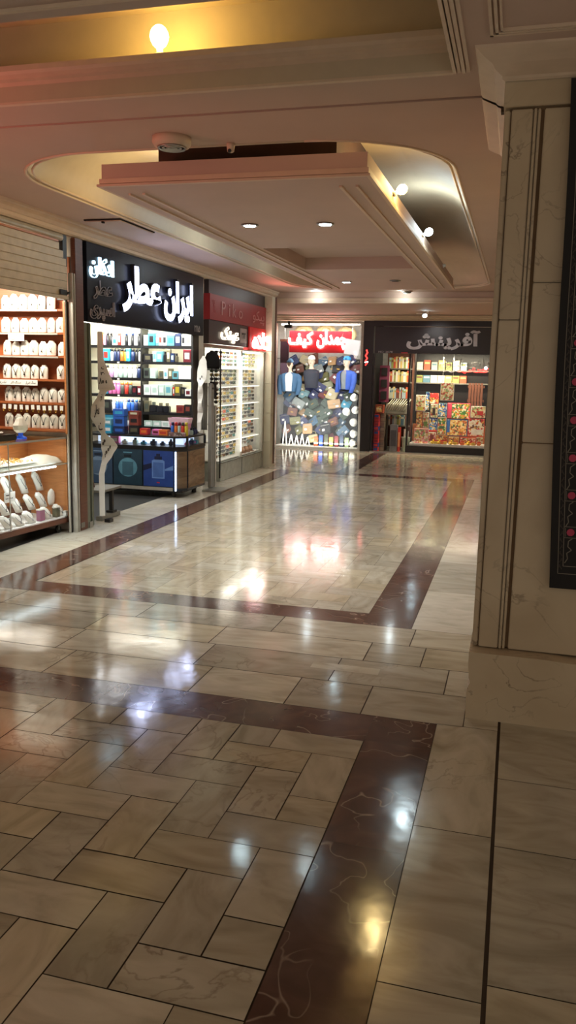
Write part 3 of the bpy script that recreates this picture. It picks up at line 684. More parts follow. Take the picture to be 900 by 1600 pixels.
G = 'displays inside the showcase'
def slope_neck():
    mb = MB(); f = lambda u, z: (-.4*z+u, -.03, z)
    for s in (-1, 1): mb.tube([f(s*.03, .15), f(s*.026, .12), f(s*.014, .085), f(0, .06)], .0026, 5)
    return mb.ball(f(0, .05), .008, 8)
nk2 = obj('necklace', slope_neck(), mat('silver_beads', (120, 122, 124), .3, .5))
for k, x in enumerate((.92, .70, .49, .3, .1)):
    put(tall0, inc(x, .28, .402), ang, f'tall leaning necklace stand on the top step of the showcase, {ORD[k]} from the far end', 'display stand', G)
    put(nk2, inc(x, .28, .402), ang, f'silver necklace on the {ORD[k]} tall stand from the far end of the showcase', 'necklace', 'necklaces in the showcase')
for k, x in enumerate((.83, .66, .48, .3, .13, -.03)):
    put(tall0, inc(x, .17, .262), ang, f'leaning necklace stand on the middle step of the showcase, {ORD[k]} from the far end', 'display stand', G, (1, 1, .78))
    put(nk2, inc(x, .17, .262), ang, f'silver necklace on the {ORD[k]} middle step stand from the far end', 'necklace', 'necklaces in the showcase', (1, 1, .78))
oval = obj('oval_stand', MB().ell([(0, .03, .012), (.03, .05, .016), (.08, .056, .018), (.13, .045, .016), (.16, .01, .006)], (0, 0, 0), 14), 'bust')
put(oval, inc(.945, .17, .262), ang, 'oval white display stand at the far end of the middle showcase step', 'display stand', G)
for k, x in enumerate((.97, .78, .53, .37, .22, .06)):
    put(tall0, inc(x, .07, .162), ang, f'short white bust in the front row of the showcase, {ORD[k]} from the far end', 'display stand', G, (1.1, 1.0, .64))
    put(nk2, inc(x, .07, .162), ang, f'silver necklace on the {ORD[k]} front row bust from the far end', 'necklace', 'necklaces in the showcase', (1.1, 1, .64))
def cbox(name, x, y, z, w, d, h, m, lab, cat):
    o = thing(name, lab, cat, inc(x, y, z), ang); obj('body', lb(-w/2, w/2, -d/2, d/2, 0, h), m, o, .004, **L); obj('lid', lb(-w/2-.002, w/2+.002, -d/2-.002, d/2+.002, h+.0005, h+.012), 'bust', o, .003, **L); return o
cbox('gift_box', .655, .07, .162, .07, .05, .1, mat('mauve_card', (150, 95, 120), .6), 'mauve gift box in the front row of the showcase', 'box')
cbox('gift_box', .885, .07, .162, .06, .05, .09, mat('olive_card', (86, 84, 62), .6), 'olive box between the busts near the far front corner of the showcase', 'box')
cbox('gift_box', .965, .025, .162, .035, .035, .04, 'print_white', 'tiny white box at the far front corner of the showcase', 'box')
c = thing('price_card', 'grey price card standing inside the showcase', 'price card', inc(.22, .05, .40), ang); obj('card', lb(-.07, .07, 0, .004, 0, .09), 'cloth', c, **L)
mb = MB()
for k in range(5): mb.ball((-.05+.02*k, -.001, .035), .005, 6)
mb.box(-.05, -.01, -.002, -.0005, .06, .07); obj('dots', mb, 'jet', c, **L)
# cloth and trays on the glass shelf
rnd = random.Random(2); rows_ = []; NX_, NY_ = 22, 8
for i in range(NX_+1):
    x = .12+.86*i/NX_; r_ = []
    for j in range(NY_+1):
        u = j/NY_; hgt = (.012+.065*math.exp(-((x-.84)/.2)**2)*math.sin(PI*min(1, u*.9+.1)))*(1 if 0 < j < NY_ else .1)+(rnd.uniform(0, .008) if 0 < j < NY_ else 0)
        r_.append(inc(x, .05+.36*u, .685+hgt))
    rows_.append(r_+[inc(x, .41, .6845), inc(x, .05, .6845)])
o = obj('white_cloth', MB().loft(rows_, 0, True), 'print_white'); tag(o, 'bright white cloth mounded on the glass shelf inside the showcase', 'cloth')
tr = thing('jewellery_tray', 'pile of gold and silver rings laid on the white cloth in the showcase', 'jewellery', inc(.3, .2, .715), ang)
mb = MB(); mb2 = MB()
for k in range(95):
    x = rnd.uniform(-.24, .3); y = rnd.uniform(-.13, .12); a = rnd.uniform(0, PI); rr = rnd.uniform(.007, .011)
    zz = .012+rnd.uniform(0, .012)
    T_ = Matrix.Translation((x, y, zz+.006))@Matrix.Rotation(a, 4, 'Z')@Matrix.Rotation(1.1, 4, 'X')
    (mb if k % 3 else mb2).tube([T_@Vector((rr*math.cos(q_), rr*math.sin(q_), 0)) for q_ in [2*PI*i/8 for i in range(9)]], .0026, 4)
obj('tray', lb(-.26, .32, -.15, .14, .004, .01), 'bust', tr, **L)
o = obj('gold_rings', mb, 'gold', tr, **L); o['kind'] = 'stuff'; o = obj('silver_rings', mb2, 'steel', tr, **L); o['kind'] = 'stuff'
for k in range(3):
    put(bust0, inc(.5-.13*k, .43, .685), ang, f'white bust on the glass shelf of the showcase, {ORD[k]} from the far end', 'display bust', G, (1, 1, .8))
t = thing('display_bowl', 'white faceted bust display on a bright blue stand on the showcase', 'display stand', inc(.57, .2, .931), ang)
obj('blue_stand', MB().ell([(0, .055, .055), (.012, .06, .05), (.03, .022, .02), (.055, .025, .022)], (0, 0, 0), 12), mat('blue_stand_glow', (40, 95, 230), .15, emit=.25, ecol=(40, 95, 230)), t, **L)  # slight emission makes the blue stand glow, though it is no lamp
obj('bowl', MB().ell([(.056, .04, .035), (.085, .08, .05), (.125, .085, .055), (.16, .055, .04), (.185, .04, .03), (.195, .03, .022)], (0, 0, 0), 10, 0, None, False), 'bust', t, **L)
t = thing('display_tray', 'black tray with a white dish on the near end of the showcase', 'tray', inc(.27, .24, .931), ang)
obj('tray', lb(-.16, .16, -.12, .12, 0, .055), 'jet', t, .01, **L); obj('dish', MB().ell([(.056, .06, .05), (.07, .09, .07), (.076, .085, .065), (.064, .05, .04)], (0, 0, 0), 16), 'bust', t, **L)
# ================================================================== PERFUME SHOP
t = thing('shop_sign', 'large dark navy perfume shop sign with glowing white Persian letters', 'sign', (-4.08, 8.87, 2.03))
obj('board', MB().box(-4.14, -4.05, 7.33, 10.40, 2.03, 2.775), 'navy', t, .004)
def lit(name, s, r_, m='lit', **k): return letters(name, s, r_, 'x', -4.049 if name != 'lit_letters' else -3.998, m, t, **k)
lit('letter_backs', 'ایران', (9.05, 9.95, 2.15, 2.65), 'black', ext=.05, fat=.03); lit('letter_backs', 'عطر', (7.98, 8.93, 2.18, 2.68), 'black', ext=.05, fat=.03)
t_lit = dict(ext=.004, fat=.042)
lit('lit_letters', 'ایران', (9.02, 9.90, 2.14, 2.62), **t_lit); lit('lit_letters', 'عطر', (7.97, 8.94, 2.17, 2.66), **t_lit)
lit('neon_letters', 'ادکلن', (7.37, 7.86, 2.45, 2.66), 'neonb', ext=.02, outline=.013, fat=.035)
lit('unlit_letters', 'عطر', (7.44, 7.84, 2.25, 2.44), 'unlit', ext=.012, outline=.010, fat=.03); lit('unlit_letters', 'اسپری', (7.37, 7.88, 2.05, 2.25), 'unlit', ext=.012, outline=.010, fat=.03)
lit('number_plate', '۲۱۱۵', (10.08, 10.27, 2.07, 2.15), 'greyletter', ext=.004)
t = thing('shutter_rail', 'tall grey green shutter rail at the left edge of the perfume shop', 'rail', (-4.1, 7.37, 0))
obj('channel', MB().box(-4.12, -4.06, 7.268, 7.33, .001, 2.02).box(-4.12, -4.09, 7.33, 7.46, .001, 2.02).box(-4.10, -4.065, 7.375, 7.395, .001, 2.02), mat('grey_green_metal', (112, 116, 100), .4, .2), t, .002)
obj('foot', MB().box(-4.06, -4.05, 7.30, 7.36, .001, .06), 'steel', t)
# shelving on the side wall
PY = 10.2; PXL, PXM, PXR = -5.95, -4.85, -4.125
zsp = [1.89, 1.68, 1.46, 1.24, 1.015, .82]
t = thing('perfume_shelving', 'black edged lit shelving packed with perfume boxes on the perfume shop wall', 'shelving', (-4.9, 10.3, .75))
obj('back_panel', MB().box(PXL, PXR, 10.395, 10.41, .7, 2.25), mat('lit_back', (244, 238, 205), .5, var=.02), t)
for x in (PXL, PXM, PXR): obj('upright', MB().box(x-.012, x+.012, 10.19, 10.393, .7, 2.2), 'dark', t)
for a, b_ in ((PXL+.013, PXM-.013), (PXM+.013, PXR-.013)):
    for zz in zsp: obj('shelf', MB().box(a, b_, 10.19, 10.393, zz-.035, zz), 'black', t)
for zz in zsp[1:]: obj('price_tag', MB().box(-5.2, -5.17, 10.183, 10.189, zz-.028, zz-.008), 'print_white', t)
obj('top_light', MB().box(-5.9, -4.15, 10.15, 10.19, 2.16, 2.2), 'strip', t)
CN = {'o': ((226, 120, 50), 'orange'), 'l': ((190, 150, 190), 'lilac'), 'k': ((30, 30, 34), 'black'), 'w': ((232, 236, 234), 'white'), 'r': ((205, 60, 50), 'red'), 'c': ((60, 165, 205), 'bright blue'), 't': ((100, 165, 180), 'teal'), 'n': ((34, 50, 92), 'navy'),
      'b': ((50, 100, 190), 'blue'), 'g': ((70, 78, 70), 'dark green'), 'm': ((110, 35, 45), 'maroon'), 'y': ((205, 185, 60), 'yellow'), 'p': ((225, 120, 180), 'pink'), 'v': ((180, 205, 195), 'pale green'), 'd': ((92, 88, 70), 'olive'), 'e': ((205, 200, 170), 'cream'), 'q': ((130, 60, 50), 'brown')}
def code_mat(c): return mat('pack_'+CN[c][1].replace(' ', '_'), CN[c][0], .3)
USED = {}
SHN = ['top shelf', 'second shelf', 'third shelf', 'fourth shelf', 'fifth shelf', 'lowest shelf']
def perfume(kind, c, c2, x0, x1, z, h, where, y=10.25, dep=.08):
    h = min(h*1.13, .165) if 'shelf' in where else h
    w = x1-x0; x = (x0+x1)/2; nm = {'x': 'perfume_box', 's': 'spray_can', 'f': 'perfume_bottle'}[kind]; cat = {'x': 'perfume box', 's': 'spray can', 'f': 'perfume bottle'}[kind]
    key = (CN[c][1], cat, where); n_ = USED.get(key, 0); USED[key] = n_+1
    base = f'{CN[c][1]} {cat} on the {where}'; lab = f'{CN[c][1]} {cat}, {where}, {ORD[n_]} of its colour from the left'
    o = thing(nm, lab, cat, (x, y, z+.0005), 0, 'perfumes on the lit shelving')
    d = min(dep, max(.04, w))
    if kind == 'x':
        obj('carton', lb(-w/2, w/2, -d/2, d/2, 0, h), code_mat(c), o, .002, **L)
        obj('print', lb(-w*.3, w*.3, -d/2-.0015, -d/2, h*.25, h*.75), code_mat(c2), o, **L)
    elif kind == 's':
        r_ = min(w/2*.98, .034)
        obj('can', MB().ell([(0, r_*.92, r_*.92), (.006, r_, r_), (h*.72, r_, r_), (h*.78, r_*.6, r_*.6)], n=12), code_mat(c), o, **L)
        obj('cap', MB().ell([(h*.78, r_*.75, r_*.75), (h*.97, r_*.75, r_*.75), (h, r_*.55, r_*.55)], n=12), code_mat(c2), o, **L)
    else:
        obj('flask', lb(-w/2, w/2, -d/2, d/2, 0, h*.68), code_mat(c), o, .008, **L)
        obj('cap', MB().cyl((0, 0, h*.69), min(w, d)*.3, h*.3, 10), code_mat(c2), o, **L)
    return o
def row(specs, xa, xb, z, where):
    tot = sum(s[1] for s in specs); x = xa; 
    for s in specs:
        w = s[1]/tot*(xb-xa)
        if s[0] != '-': perfume(s[0][0], s[0][1], s[0][2], x+.003, x+w-.003, z, s[2], where)
        x += w
A, B_ = PXM-1.08+.02+.42, PXM-.02          # visible part of the left bay
C_, D_ = PXM+.02, PXR-.02
left = [
 [('xow', 5, .15), ('xlw', 3, .13), ('skk', 4, .16), ('skk', 4, .16), ('xwc', 6, .09), ('xrw', 4, .15), ('xww', 4, .14), ('skn', 4, .16), ('xww', 3, .15), ('skn', 4, .16), ('xww', 4, .15), ('skk', 4, .16)],
 [('xro', 5, .14), ('xcr', 8, .14), ('swk', 4, .15), ('snk', 4, .15), ('snk', 4, .15), ('sok', 5, .16), ('syk', 3, .14), ('xcw', 5, .15), ('snk', 5, .15), ('skk', 4, .15), ('swk', 4, .15)],
 [('sew', 4, .15), ('sek', 4, .15), ('slw', 4, .15), ('sww', 4, .15), ('svw', 4, .14), ('svw', 4, .14), ('sww', 4, .14), ('sww', 4, .15), ('snk', 4, .16)],
 [('xby', 4, .05), ('xcb', 4, .07), ('spc', 4, .15), ('spp', 4, .15), ('spp', 4, .15), ('sgo', 4, .15), ('sro', 4, .15), ('sgo', 4, .15), ('xkm', 5, .1), ('xmw', 4, .1)],
 [('swk', 4, .15), ('xkg', 8, .13), ('sww', 4, .14), ('sbw', 4, .14), ('sbw', 4, .14), ('sww', 4, .14), ('sbn', 4, .14), ('sbn', 4, .14), ('snb', 4, .14), ('skk', 4, .14)],
 [('xct', 6, .12), ('xwt', 6, .12), ('xwe', 6, .06)]]
right = [
 [('xww', 6, .12), ('xck', 9, .15), ('xtw', 4, .13), ('xwr', 5, .13), ('xwk', 6, .13), ('xtc', 10, .12), ('xnw', 8, .14), ('xwk', 5, .13), ('xwe', 8, .13)],
 [('xkd', 11, .09), ('xvt', 5, .12), ('xtv', 8, .12), ('fkk', 4, .12), ('xde', 5, .16), ('xnv', 5, .1), ('fdk', 4, .1), ('-', 7, 0), ('xmw', 10, .15)],
 [('xgk', 7, .12), ('xvw', 7, .12), ('-', 3, 0), ('xdg', 5, .09), ('xwt', 5, .1), ('xde', 5, .12), ('xtg', 7, .09), ('xww', 14, .15)],
 [('xwv', 7, .12), ('xwv', 7, .12), ('xvw', 6, .13), ('xvt', 7, .13), ('xrw', 2, .1), ('xdy', 6, .14), ('xkd', 4, .1), ('xwm', 6, .08)],
 [('xdg', 5, .13), ('fkg', 6, .12), ('fkd', 6, .11), ('fkd', 5, .11), ('-', 6, 0), ('xqm', 7, .09), ('xkq', 6, .1)],
 [('xvw', 5, .07), ('xvw', 5, .07), ('xwv', 5, .07), ('-', 12, 0)]]
for i in range(6):
    row(left[i], A, B_, zsp[i], f'left bay {SHN[i]}'); row(right[i], C_, D_, zsp[i], f'right bay {SHN[i]}')
# counter
cn = thing('glass_counter', 'dark glass topped perfume counter with blue perfume posters on its front', 'counter', (-4.5, 9.7, 0))
FY = 9.4; poly = [(-5.3, FY), (-4.04, FY), (-3.915, 9.52), (-3.915, 10.12), (-5.3, 10.12)]
def shrink(p, d): return [(p[0][0], p[0][1]+d), (p[1][0]-d*.4, p[1][1]+d), (p[2][0]-d, p[2][1]+d*.4), (p[3][0]-d, p[3][1]-d), (p[4][0], p[4][1]-d)]
obj('plinth', MB().prism(shrink(poly, .08), .05, .085, 'z'), 'black', cn)
obj('body', MB().prism(poly, .086, .60, 'z'), mat('counter_front', (40, 48, 58), .15), cn)
obj('lower_frame', MB().prism(shrink(poly, -.006), .602, .64, 'z'), 'black', cn)
obj('top_frame', MB().prism(shrink(poly, -.006), .745, .765, 'z'), 'black', cn)
mb = MB()
for a, b_ in ((0, 1), (1, 2), (2, 3)):
    p, q_ = Vector((*poly[a], 0)), Vector((*poly[b_], 0)); mb.add([(p.x, p.y, .641), (q_.x, q_.y, .641), (q_.x, q_.y, .744), (p.x, p.y, .744)], [(0, 1, 2, 3)])
obj('glass_band', mb, 'glass', cn)
mb = MB()
for p in poly[1:4]: mb.box(p[0]-.012, p[0]+.012, p[1]-.012, p[1]+.012, .641, .745)
obj('corner_post', mb, 'black', cn)
obj('lit_panel', MB().box(-5.25, -4.05, 9.72, 9.73, .642, .744).box(-4.07, -4.06, 9.74, 10.1, .642, .744), mat('lit_panel', (215, 230, 250), .5, emit=.9, ecol=(205, 225, 255)), cn)
obj('light_strip', MB().box(-4.03, -4.015, 9.396, 9.41, .09, .58), 'stripb', cn)
obj('base_strip', MB().box(-5.3, -4.06, 9.392, 9.399, .088, .13), 'pale', cn)
for x in (-5.0, -4.4, -4.1): obj('foot', MB().cyl((x, 9.52, .0), .03, .05, 12), 'dark', cn)
obj('foot', MB().cyl((-4.02, 10.0, .0), .03, .05, 12), 'dark', cn)
mb = MB().box(-3.911, -3.909, 9.54, 10.10, .12, .58); mb.add([(-4.03, 9.405, .12), (-3.918, 9.512, .12), (-3.918, 9.512, .58), (-4.03, 9.405, .58)], [(0, 1, 2, 3)])
obj('side_panel', mb, wood('bronze_panel', (96, 76, 58), (132, 108, 82), .12, (2, 2, 8)), cn)
pst = [(-4.45, -4.05, (44, 74, 150), (110, 150, 215), (26, 34, 70), 'blue poster of a tall perfume bottle'), (-4.86, -4.47, (40, 66, 82), (96, 150, 170), (22, 36, 46), 'teal poster of a round perfume bottle'), (-5.28, -4.88, (60, 82, 108), (120, 145, 170), (36, 46, 60), 'grey blue poster with a perfume bottle')]
for i, (x0, x1, cb_, cl_, cd_, lab) in enumerate(pst):
    mb = MB().box(x0, x1, 9.388, 9.391, .14, .585); xc = (x0+x1)/2; yy = 9.387
    if i == 0:
        mb.box(xc-.085, xc+.085, yy, 9.388, .24, .46, 1); mb.box(xc-.07, xc+.07, yy-.001, yy, .255, .44, 3); mb.prism([(xc-.085, .461), (xc-.055, .475), (xc+.055, .475), (xc+.085, .461)], yy, 9.388, 'y', 1); mb.box(xc-.05, xc+.05, yy, 9.388, .476, .515, 2); mb.box(xc-.025, xc+.025, yy, 9.388, .516, .55, 2)
        mb.prism([(x0, .40), (xc-.09, .43), (xc-.09, .37), (x0, .33)], yy, 9.388, 'y', 2); mb.prism([(xc+.09, .36), (x1, .41), (x1, .35), (xc+.09, .34)], yy, 9.388, 'y', 1); mb.box(xc-.02, xc+.02, yy, 9.388, .18, .195, 4)
    else:
        mb.prism([(xc+.13*math.cos(2*PI*k/20), .36+.12*math.sin(2*PI*k/20)) for k in range(20)], yy, 9.388, 'y', 1); mb.box(xc-.075, xc+.075, yy-.001, yy, .26, .43, 3); mb.box(xc-.05, xc+.05, yy, 9.388, .49, .52, 2); mb.box(xc-.06, xc+.06, yy, 9.388, .54, .555, 1)
    obj('poster', mb, [c3(cb_, rough=.2), c3(cl_, rough=.2), c3(cd_, rough=.2), c3(tuple((a+b_)//2 for a, b_ in zip(cb_, cl_)), rough=.2), c3((190, 40, 50))], cn, label=lab)
# things inside the counter's glass band
for k, (x, y, c, c2, w, h, kd) in enumerate(((-4.78, 9.55, 'w', 'v', .07, .06, 'f'), (-4.64, 9.56, 'v', 'k', .06, .08, 'f'), (-4.52, 9.55, 'c', 'n', .07, .05, 'f'), (-4.38, 9.54, 'n', 'k', .08, .075, 'f'), (-4.26, 9.55, 'n', 'k', .06, .05, 'f'), (-4.14, 9.53, 'k', 'n', .05, .085, 'f'), (-4.92, 9.56, 'p', 'w', .12, .09, 'x'), (-3.98, 9.66, 'p', 'w', .05, .06, 'f'), (-3.98, 9.82, 'n', 't', .06, .08, 'f'), (-3.985, 9.95, 't', 'p', .08, .05, 'x'))):
    perfume(kd, c, c2, x-w/2, x+w/2, .641, h, 'counter glass band', y, .06)
# things on the counter top
ZT = .766
def stack(specs, x, y, cat='perfume box'):
    z = ZT
    for (w, d, h, m, lab) in specs:
        o = thing('perfume_box', lab, cat, (x, y, z+.0006)); obj('carton', lb(-w/2, w/2, -d/2, d/2, 0, h), code_mat(m[0]), o, .003, **L); obj('print', lb(-w*.33, w*.33, -d/2-.0015, -d/2, h*.3, h*.7), code_mat(m[1]), o, **L); z += h+.001
stack([(.16, .1, .09, 'nb', 'navy box at the bottom of the blue stack on the perfume counter'), (.15, .1, .13, 'bn', 'blue perfume box in the middle of the blue stack on the counter'), (.16, .1, .09, 'bc', 'bright blue box on top of the stack on the perfume counter')], -4.84, 9.55)
stack([(.14, .09, .11, 'kd', 'black box at the bottom of the brown stack on the counter'), (.13, .09, .12, 'qk', 'brown and black perfume box stacked second on the counter'), (.14, .09, .06, 'qe', 'brown box with cream print on top of its counter stack')], -4.64, 9.56)
stack([(.11, .09, .08, 'ro', 'red perfume box lying on the perfume counter')], -4.50, 9.55); stack([(.10, .09, .07, 'pm', 'pink box lying beside the red one on the counter'),], -4.36, 9.6)
stack([(.12, .09, .07, 'or', 'orange box lying near the middle of the perfume counter')], -4.24, 9.56)
stack([(.10, .08, .1, 'cw', 'bright blue box at the left end of the perfume counter'), (.1, .08, .08, 'tw', 'teal box on top of the left end counter box')], -5.0, 9.55)
stack([(.06, .06, .13, 'wr', 'slim white box with red print between the two counter stacks')], -4.74, 9.64)
bk = thing('paper_basket', 'white and pink flared basket on the corner of the perfume counter', 'basket', (-4.07, 9.66, ZT))
mb = MB(); rr = [[Vector((-.075-.065*k+.0, -.05-.02*k, .22*k)), Vector((.09+.05*k, -.05-.02*k, .22*k-.0)), Vector((.09+.05*k, .06+.02*k, .22*k)), Vector((-.075-.065*k, .06+.02*k, .22*k))] for k in (.0, .35, .7, 1)]
for a in range(3):
    for i in range(4): mb.add([rr[a][i], rr[a][(i+1) % 4], rr[a+1][(i+1) % 4], rr[a+1][i]], [(0, 1, 2, 3)], 1 if a == 1 else 0)
mb.add(rr[0], [(0, 1, 2, 3)]); obj('basket', mb, [c3((240, 205, 220)), c3((232, 150, 190))], bk, **L)
rc = ['b', 'o', 'v', 'r', 'y']; names = ['blue', 'orange', 'silver green', 'red', 'yellow']
for k in range(5):
    x = -4.13+.046*k; o = thing('spray_can', f'{names[k]} striped body spray can standing in front of the pink basket on the counter', 'spray can', (x, 9.565, ZT+.001), 0, 'spray cans by the basket')
    obj('can', MB().ell([(0, .02, .02), (.005, .0225, .0225), (.12, .0225, .0225), (.13, .013, .013)], n=12), code_mat(rc[k]), o, **L); obj('cap', MB().ell([(.131, .018, .018), (.165, .018, .018), (.17, .012, .012)], n=12), code_mat(['n', 'r', 'm', 'g', 'y'][k]), o, **L)
o = thing('display_tray', 'low patterned card tray in front of the spray cans on the counter', 'tray', (-4.03, 9.50, ZT)); obj('tray', lb(-.12, .10, -.012, .008, .001, .05), prints('card_pattern', [(150, 110, 110), (190, 170, 160), (110, 90, 80)], 40), o, **L)
for k, (x, y, c) in enumerate(((-3.97, 9.78, 'v'), (-3.97, 9.86, 'n'), (-3.98, 9.95, 'n'), (-4.02, 10.02, 'g'))): perfume('f', c, 'k', x-.025, x+.025, ZT, .09, 'right end of counter', y, .045)
# seat behind the banner
st = thing('bench_seat', 'grey metal seat on one post inside the perfume shop doorway', 'seat', (-4.2, 7.9, 0))
obj('base_bar', MB().box(-4.18, -4.11, 7.66, 8.08, .002, .05), 'grey', st, .004); obj('post', MB().box(-4.17, -4.13, 7.93, 7.97, .05, .30).box(-4.19, -4.11, 7.9, 8.0, .05, .075), 'dark', st, .003)
obj('seat_plate', MB().box(-4.36, -4.10, 7.66, 8.10, .30, .325), 'grey', st, .004)
obj('back_panel', MB().prism([(7.68, .326), (7.80, .326), (7.76, .50), (7.70, .56), (7.64, .56)], -4.30, -4.27, 'x'), 'bust', st); obj('red_pad', MB().prism([(7.72, .34), (7.80, .335), (7.75, .49)], -4.268, -4.262, 'x'), c3((92, 30, 34)), st)
# twisted cloth banners
def banner(name, label, sections, thick, txts, base=None):
    o = thing(name, label, 'banner', sections[-1][0])
    rings = []
    pts = []
    for i in range(len(sections)-1):
        (p, w, a), (p2, w2, a2) = sections[i], sections[i+1]
        for k in range(6):
            u = k/6; u = u*u*(3-2*u); pts.append((Vector(p).lerp(Vector(p2), k/6), w+(w2-w)*u, a+(a2-a)*u))
    pts.append((Vector(sections[-1][0]), sections[-1][1], sections[-1][2]))
    for p, w, a in pts:
        d = Vector((math.sin(a), math.cos(a), 0)); n_ = Vector((d.y, -d.x, 0))*thick
        rings.append([p-d*w/2-n_, p+d*w/2-n_, p+d*w/2+n_, p-d*w/2+n_])
    obj('cloth', MB().loft(rings, 0, False), 'cloth', o); return o
BX = -3.98
def bp(px, py): return tuple(atX(px, py, BX))
H = 1.25
sec = [(bp(156, 518), .05, H), (bp(157, 560), .06, H), (bp(161, 580), .10, H), (bp(165, 598), .155, H), (bp(167, 608), .175, H), (bp(162, 611), .08, H), (bp(158, 618), .07, H), (bp(153, 636), .13, H), (bp(153, 652), .14, H), (bp(158, 670), .08, H), (bp(161, 677), .05, H), (bp(168, 688), .13, H), (bp(171, 697), .165, H), (bp(168, 712), .10, H), (bp(162, 726), .055, H), (bp(159, 740), .055, H), (bp(160, 806), .055, H)]
bn = banner('cloth_banner', 'twisted pale grey cloth banner with black dots and writing at perfume shop entrance', sec, .003, None)
mb = MB()
def dot(px, py, r_): 
    p = atX(px, py, BX+.012); mb.ell([(0, r_, r_), (.004, r_, r_)], (0, 0, 0), 10, 0, Matrix.Translation(p)@Matrix.Rotation(PI/2, 4, 'Y'), False)
for x, y in ((160.5, 596.5), (166, 596.5), (171.5, 596.5), (163, 689), (161, 693), (172, 698.5), (169, 702.5), (166, 706.5)): dot(x, y, .017)
obj('dots', mb, 'jet', bn)
def blet(s, px0, px1, pt, pb): 
    a, b_, c, d = atX(px0, pt, BX+.012), atX(px1, pt, BX+.012), atX((px0+px1)/2, pb, BX), atX((px0+px1)/2, pt, BX)
    letters('lettering', s, (a.y, b_.y, c.z, d.z), 'x', BX+.011, 'jet', bn, .003, fat=.01)
blet('۸', 155, 159, 590, 600); blet('۳۰۰۰', 157, 169, 581, 586); blet('تک', 158, 166, 570, 577); blet('عطر', 147, 156, 632, 652); blet('خ', 157, 161, 616, 632); blet('ت', 154, 161, 660, 672); blet('۲', 163.5, 166, 708, 714)
obj('foot', MB().box(-4.06, -4.0, 7.62, 7.70, .001, .035), 'black', bn)
BX = -4.0
H = PI/2-.1
sec = [(bp(318, 556), .03, H), (bp(317, 566), .10, H), (bp(316, 580), .13, H), (bp(315, 592), .12, H), (bp(313, 602), .06, H+.3), (bp(313, 615), .07, H-.4), (bp(312, 630), .06, H+.4), (bp(313, 645), .07, H-.3), (bp(311, 660), .05, H), (bp(311, 674), .05, H+.3)]
bn = banner('cloth_banner', 'white crumpled cloth banner hanging at the right edge of the perfume shop', sec, .004, None)
mb = MB()
for x, y in ((317.5, 585), (315, 588.5), (312.5, 592)): dot(x, y, .016)
obj('dots', mb, 'jet', bn)
t = thing('grey_curtain', 'grey pleated cloth strips hanging beside the perfume counter', 'curtain', (-3.98, 10.30, .8))
rings = []
for k in range(13):
    z = .80+.62*k/12; r_ = [Vector((-4.03+.09*i/14+.0, 10.27+.018*math.sin(i*1.6+z*2), z)) for i in range(15)]; rings.append(r_+[v+Vector((0, .012, 0)) for v in reversed(r_)])
obj('cloth', MB().loft(rings, 0, True), mat('grey_cloth', (138, 134, 126), .8), t)
t = thing('padded_post', 'grey rounded padded post with a slot near its top beside the perfume counter', 'post', (-3.90, 10.33, .02))
pr = [(a, b_) for a, b_ in [(10.27, .03), (10.38, .03), (10.38, 1.36)]+[(10.325+.055*math.cos(PI*k/8), 1.36+.055*math.sin(PI*k/8)) for k in range(1, 8)]+[(10.27, 1.36)]]
obj('body', MB().prism(pr, -3.93, -3.885, 'x'), mat('post_cover', (150, 147, 138), .6), t, .006); obj('slot', MB().box(-3.884, -3.880, 10.295, 10.355, 1.335, 1.36), 'dark', t)
obj('base_plate', MB().box(-3.93, -3.66, 10.06, 10.44, .001, .022), 'steel', t, .003)
obj('seam', MB().box(-3.884, -3.881, 10.323, 10.328, .05, 1.3), 'grey', t)
t = thing('metal_upright', 'thin pale metal upright left of the sunglasses window', 'post', (-3.9, 10.5, 0)); obj('upright', MB().box(-3.93, -3.89, 10.44, 10.49, .023, 1.12), 'pale', t, .003)
cp_ = thing('black_hat', 'black cap hanging in the gap before the sunglasses window', 'cap', (-4.02, 10.68, 1.72))
obj('crown', MB().ell([(-.12, .10, .12), (-.06, .105, .125), (.02, .10, .12), (.09, .07, .09), (.12, .02, .02)], (-4.03, 10.68, 1.72), 16), mat('black_felt', (22, 22, 24), .9), cp_)
obj('peak', MB().ell([(-.122, .12, .14), (-.13, .14, .15), (-.135, .13, .145)], (-4.02, 10.66, 1.72), 16), mat('black_felt', (22, 22, 24), .9), cp_)
cp_ = thing('black_bag', 'small black bag hanging under the black cap', 'bag', (-4.03, 10.72, 1.22)); obj('body', MB().box(-4.07, -4.0, 10.63, 10.80, 1.2, 1.43), mat('black_felt', (22, 22, 24), .9), cp_, .02)
obj('strap', MB().tube([(-4.035, 10.65, 1.43), (-4.035, 10.67, 1.5), (-4.035, 10.72, 1.53), (-4.035, 10.77, 1.5), (-4.035, 10.79, 1.43)], .008).tube([(-4.035, 10.72, 1.53), (-4.07, 10.72, 1.88)], .004), 'black', cp_)
# ================================================================== SUNGLASSES SHOP
t = thing('shop_sign', 'dark fascia with a dull red strip reading Piko above the sunglasses shop', 'sign', (-4.08, 12.1, 2.27))
obj('upper_board', MB().box(-4.13, -4.06, 10.62, 13.55, 2.60, 2.78), mat('sign_plum', (56, 40, 44), .4), t); obj('red_strip', MB().box(-4.13, -4.035, 10.60, 13.55, 2.26, 2.598), 'redsign', t)

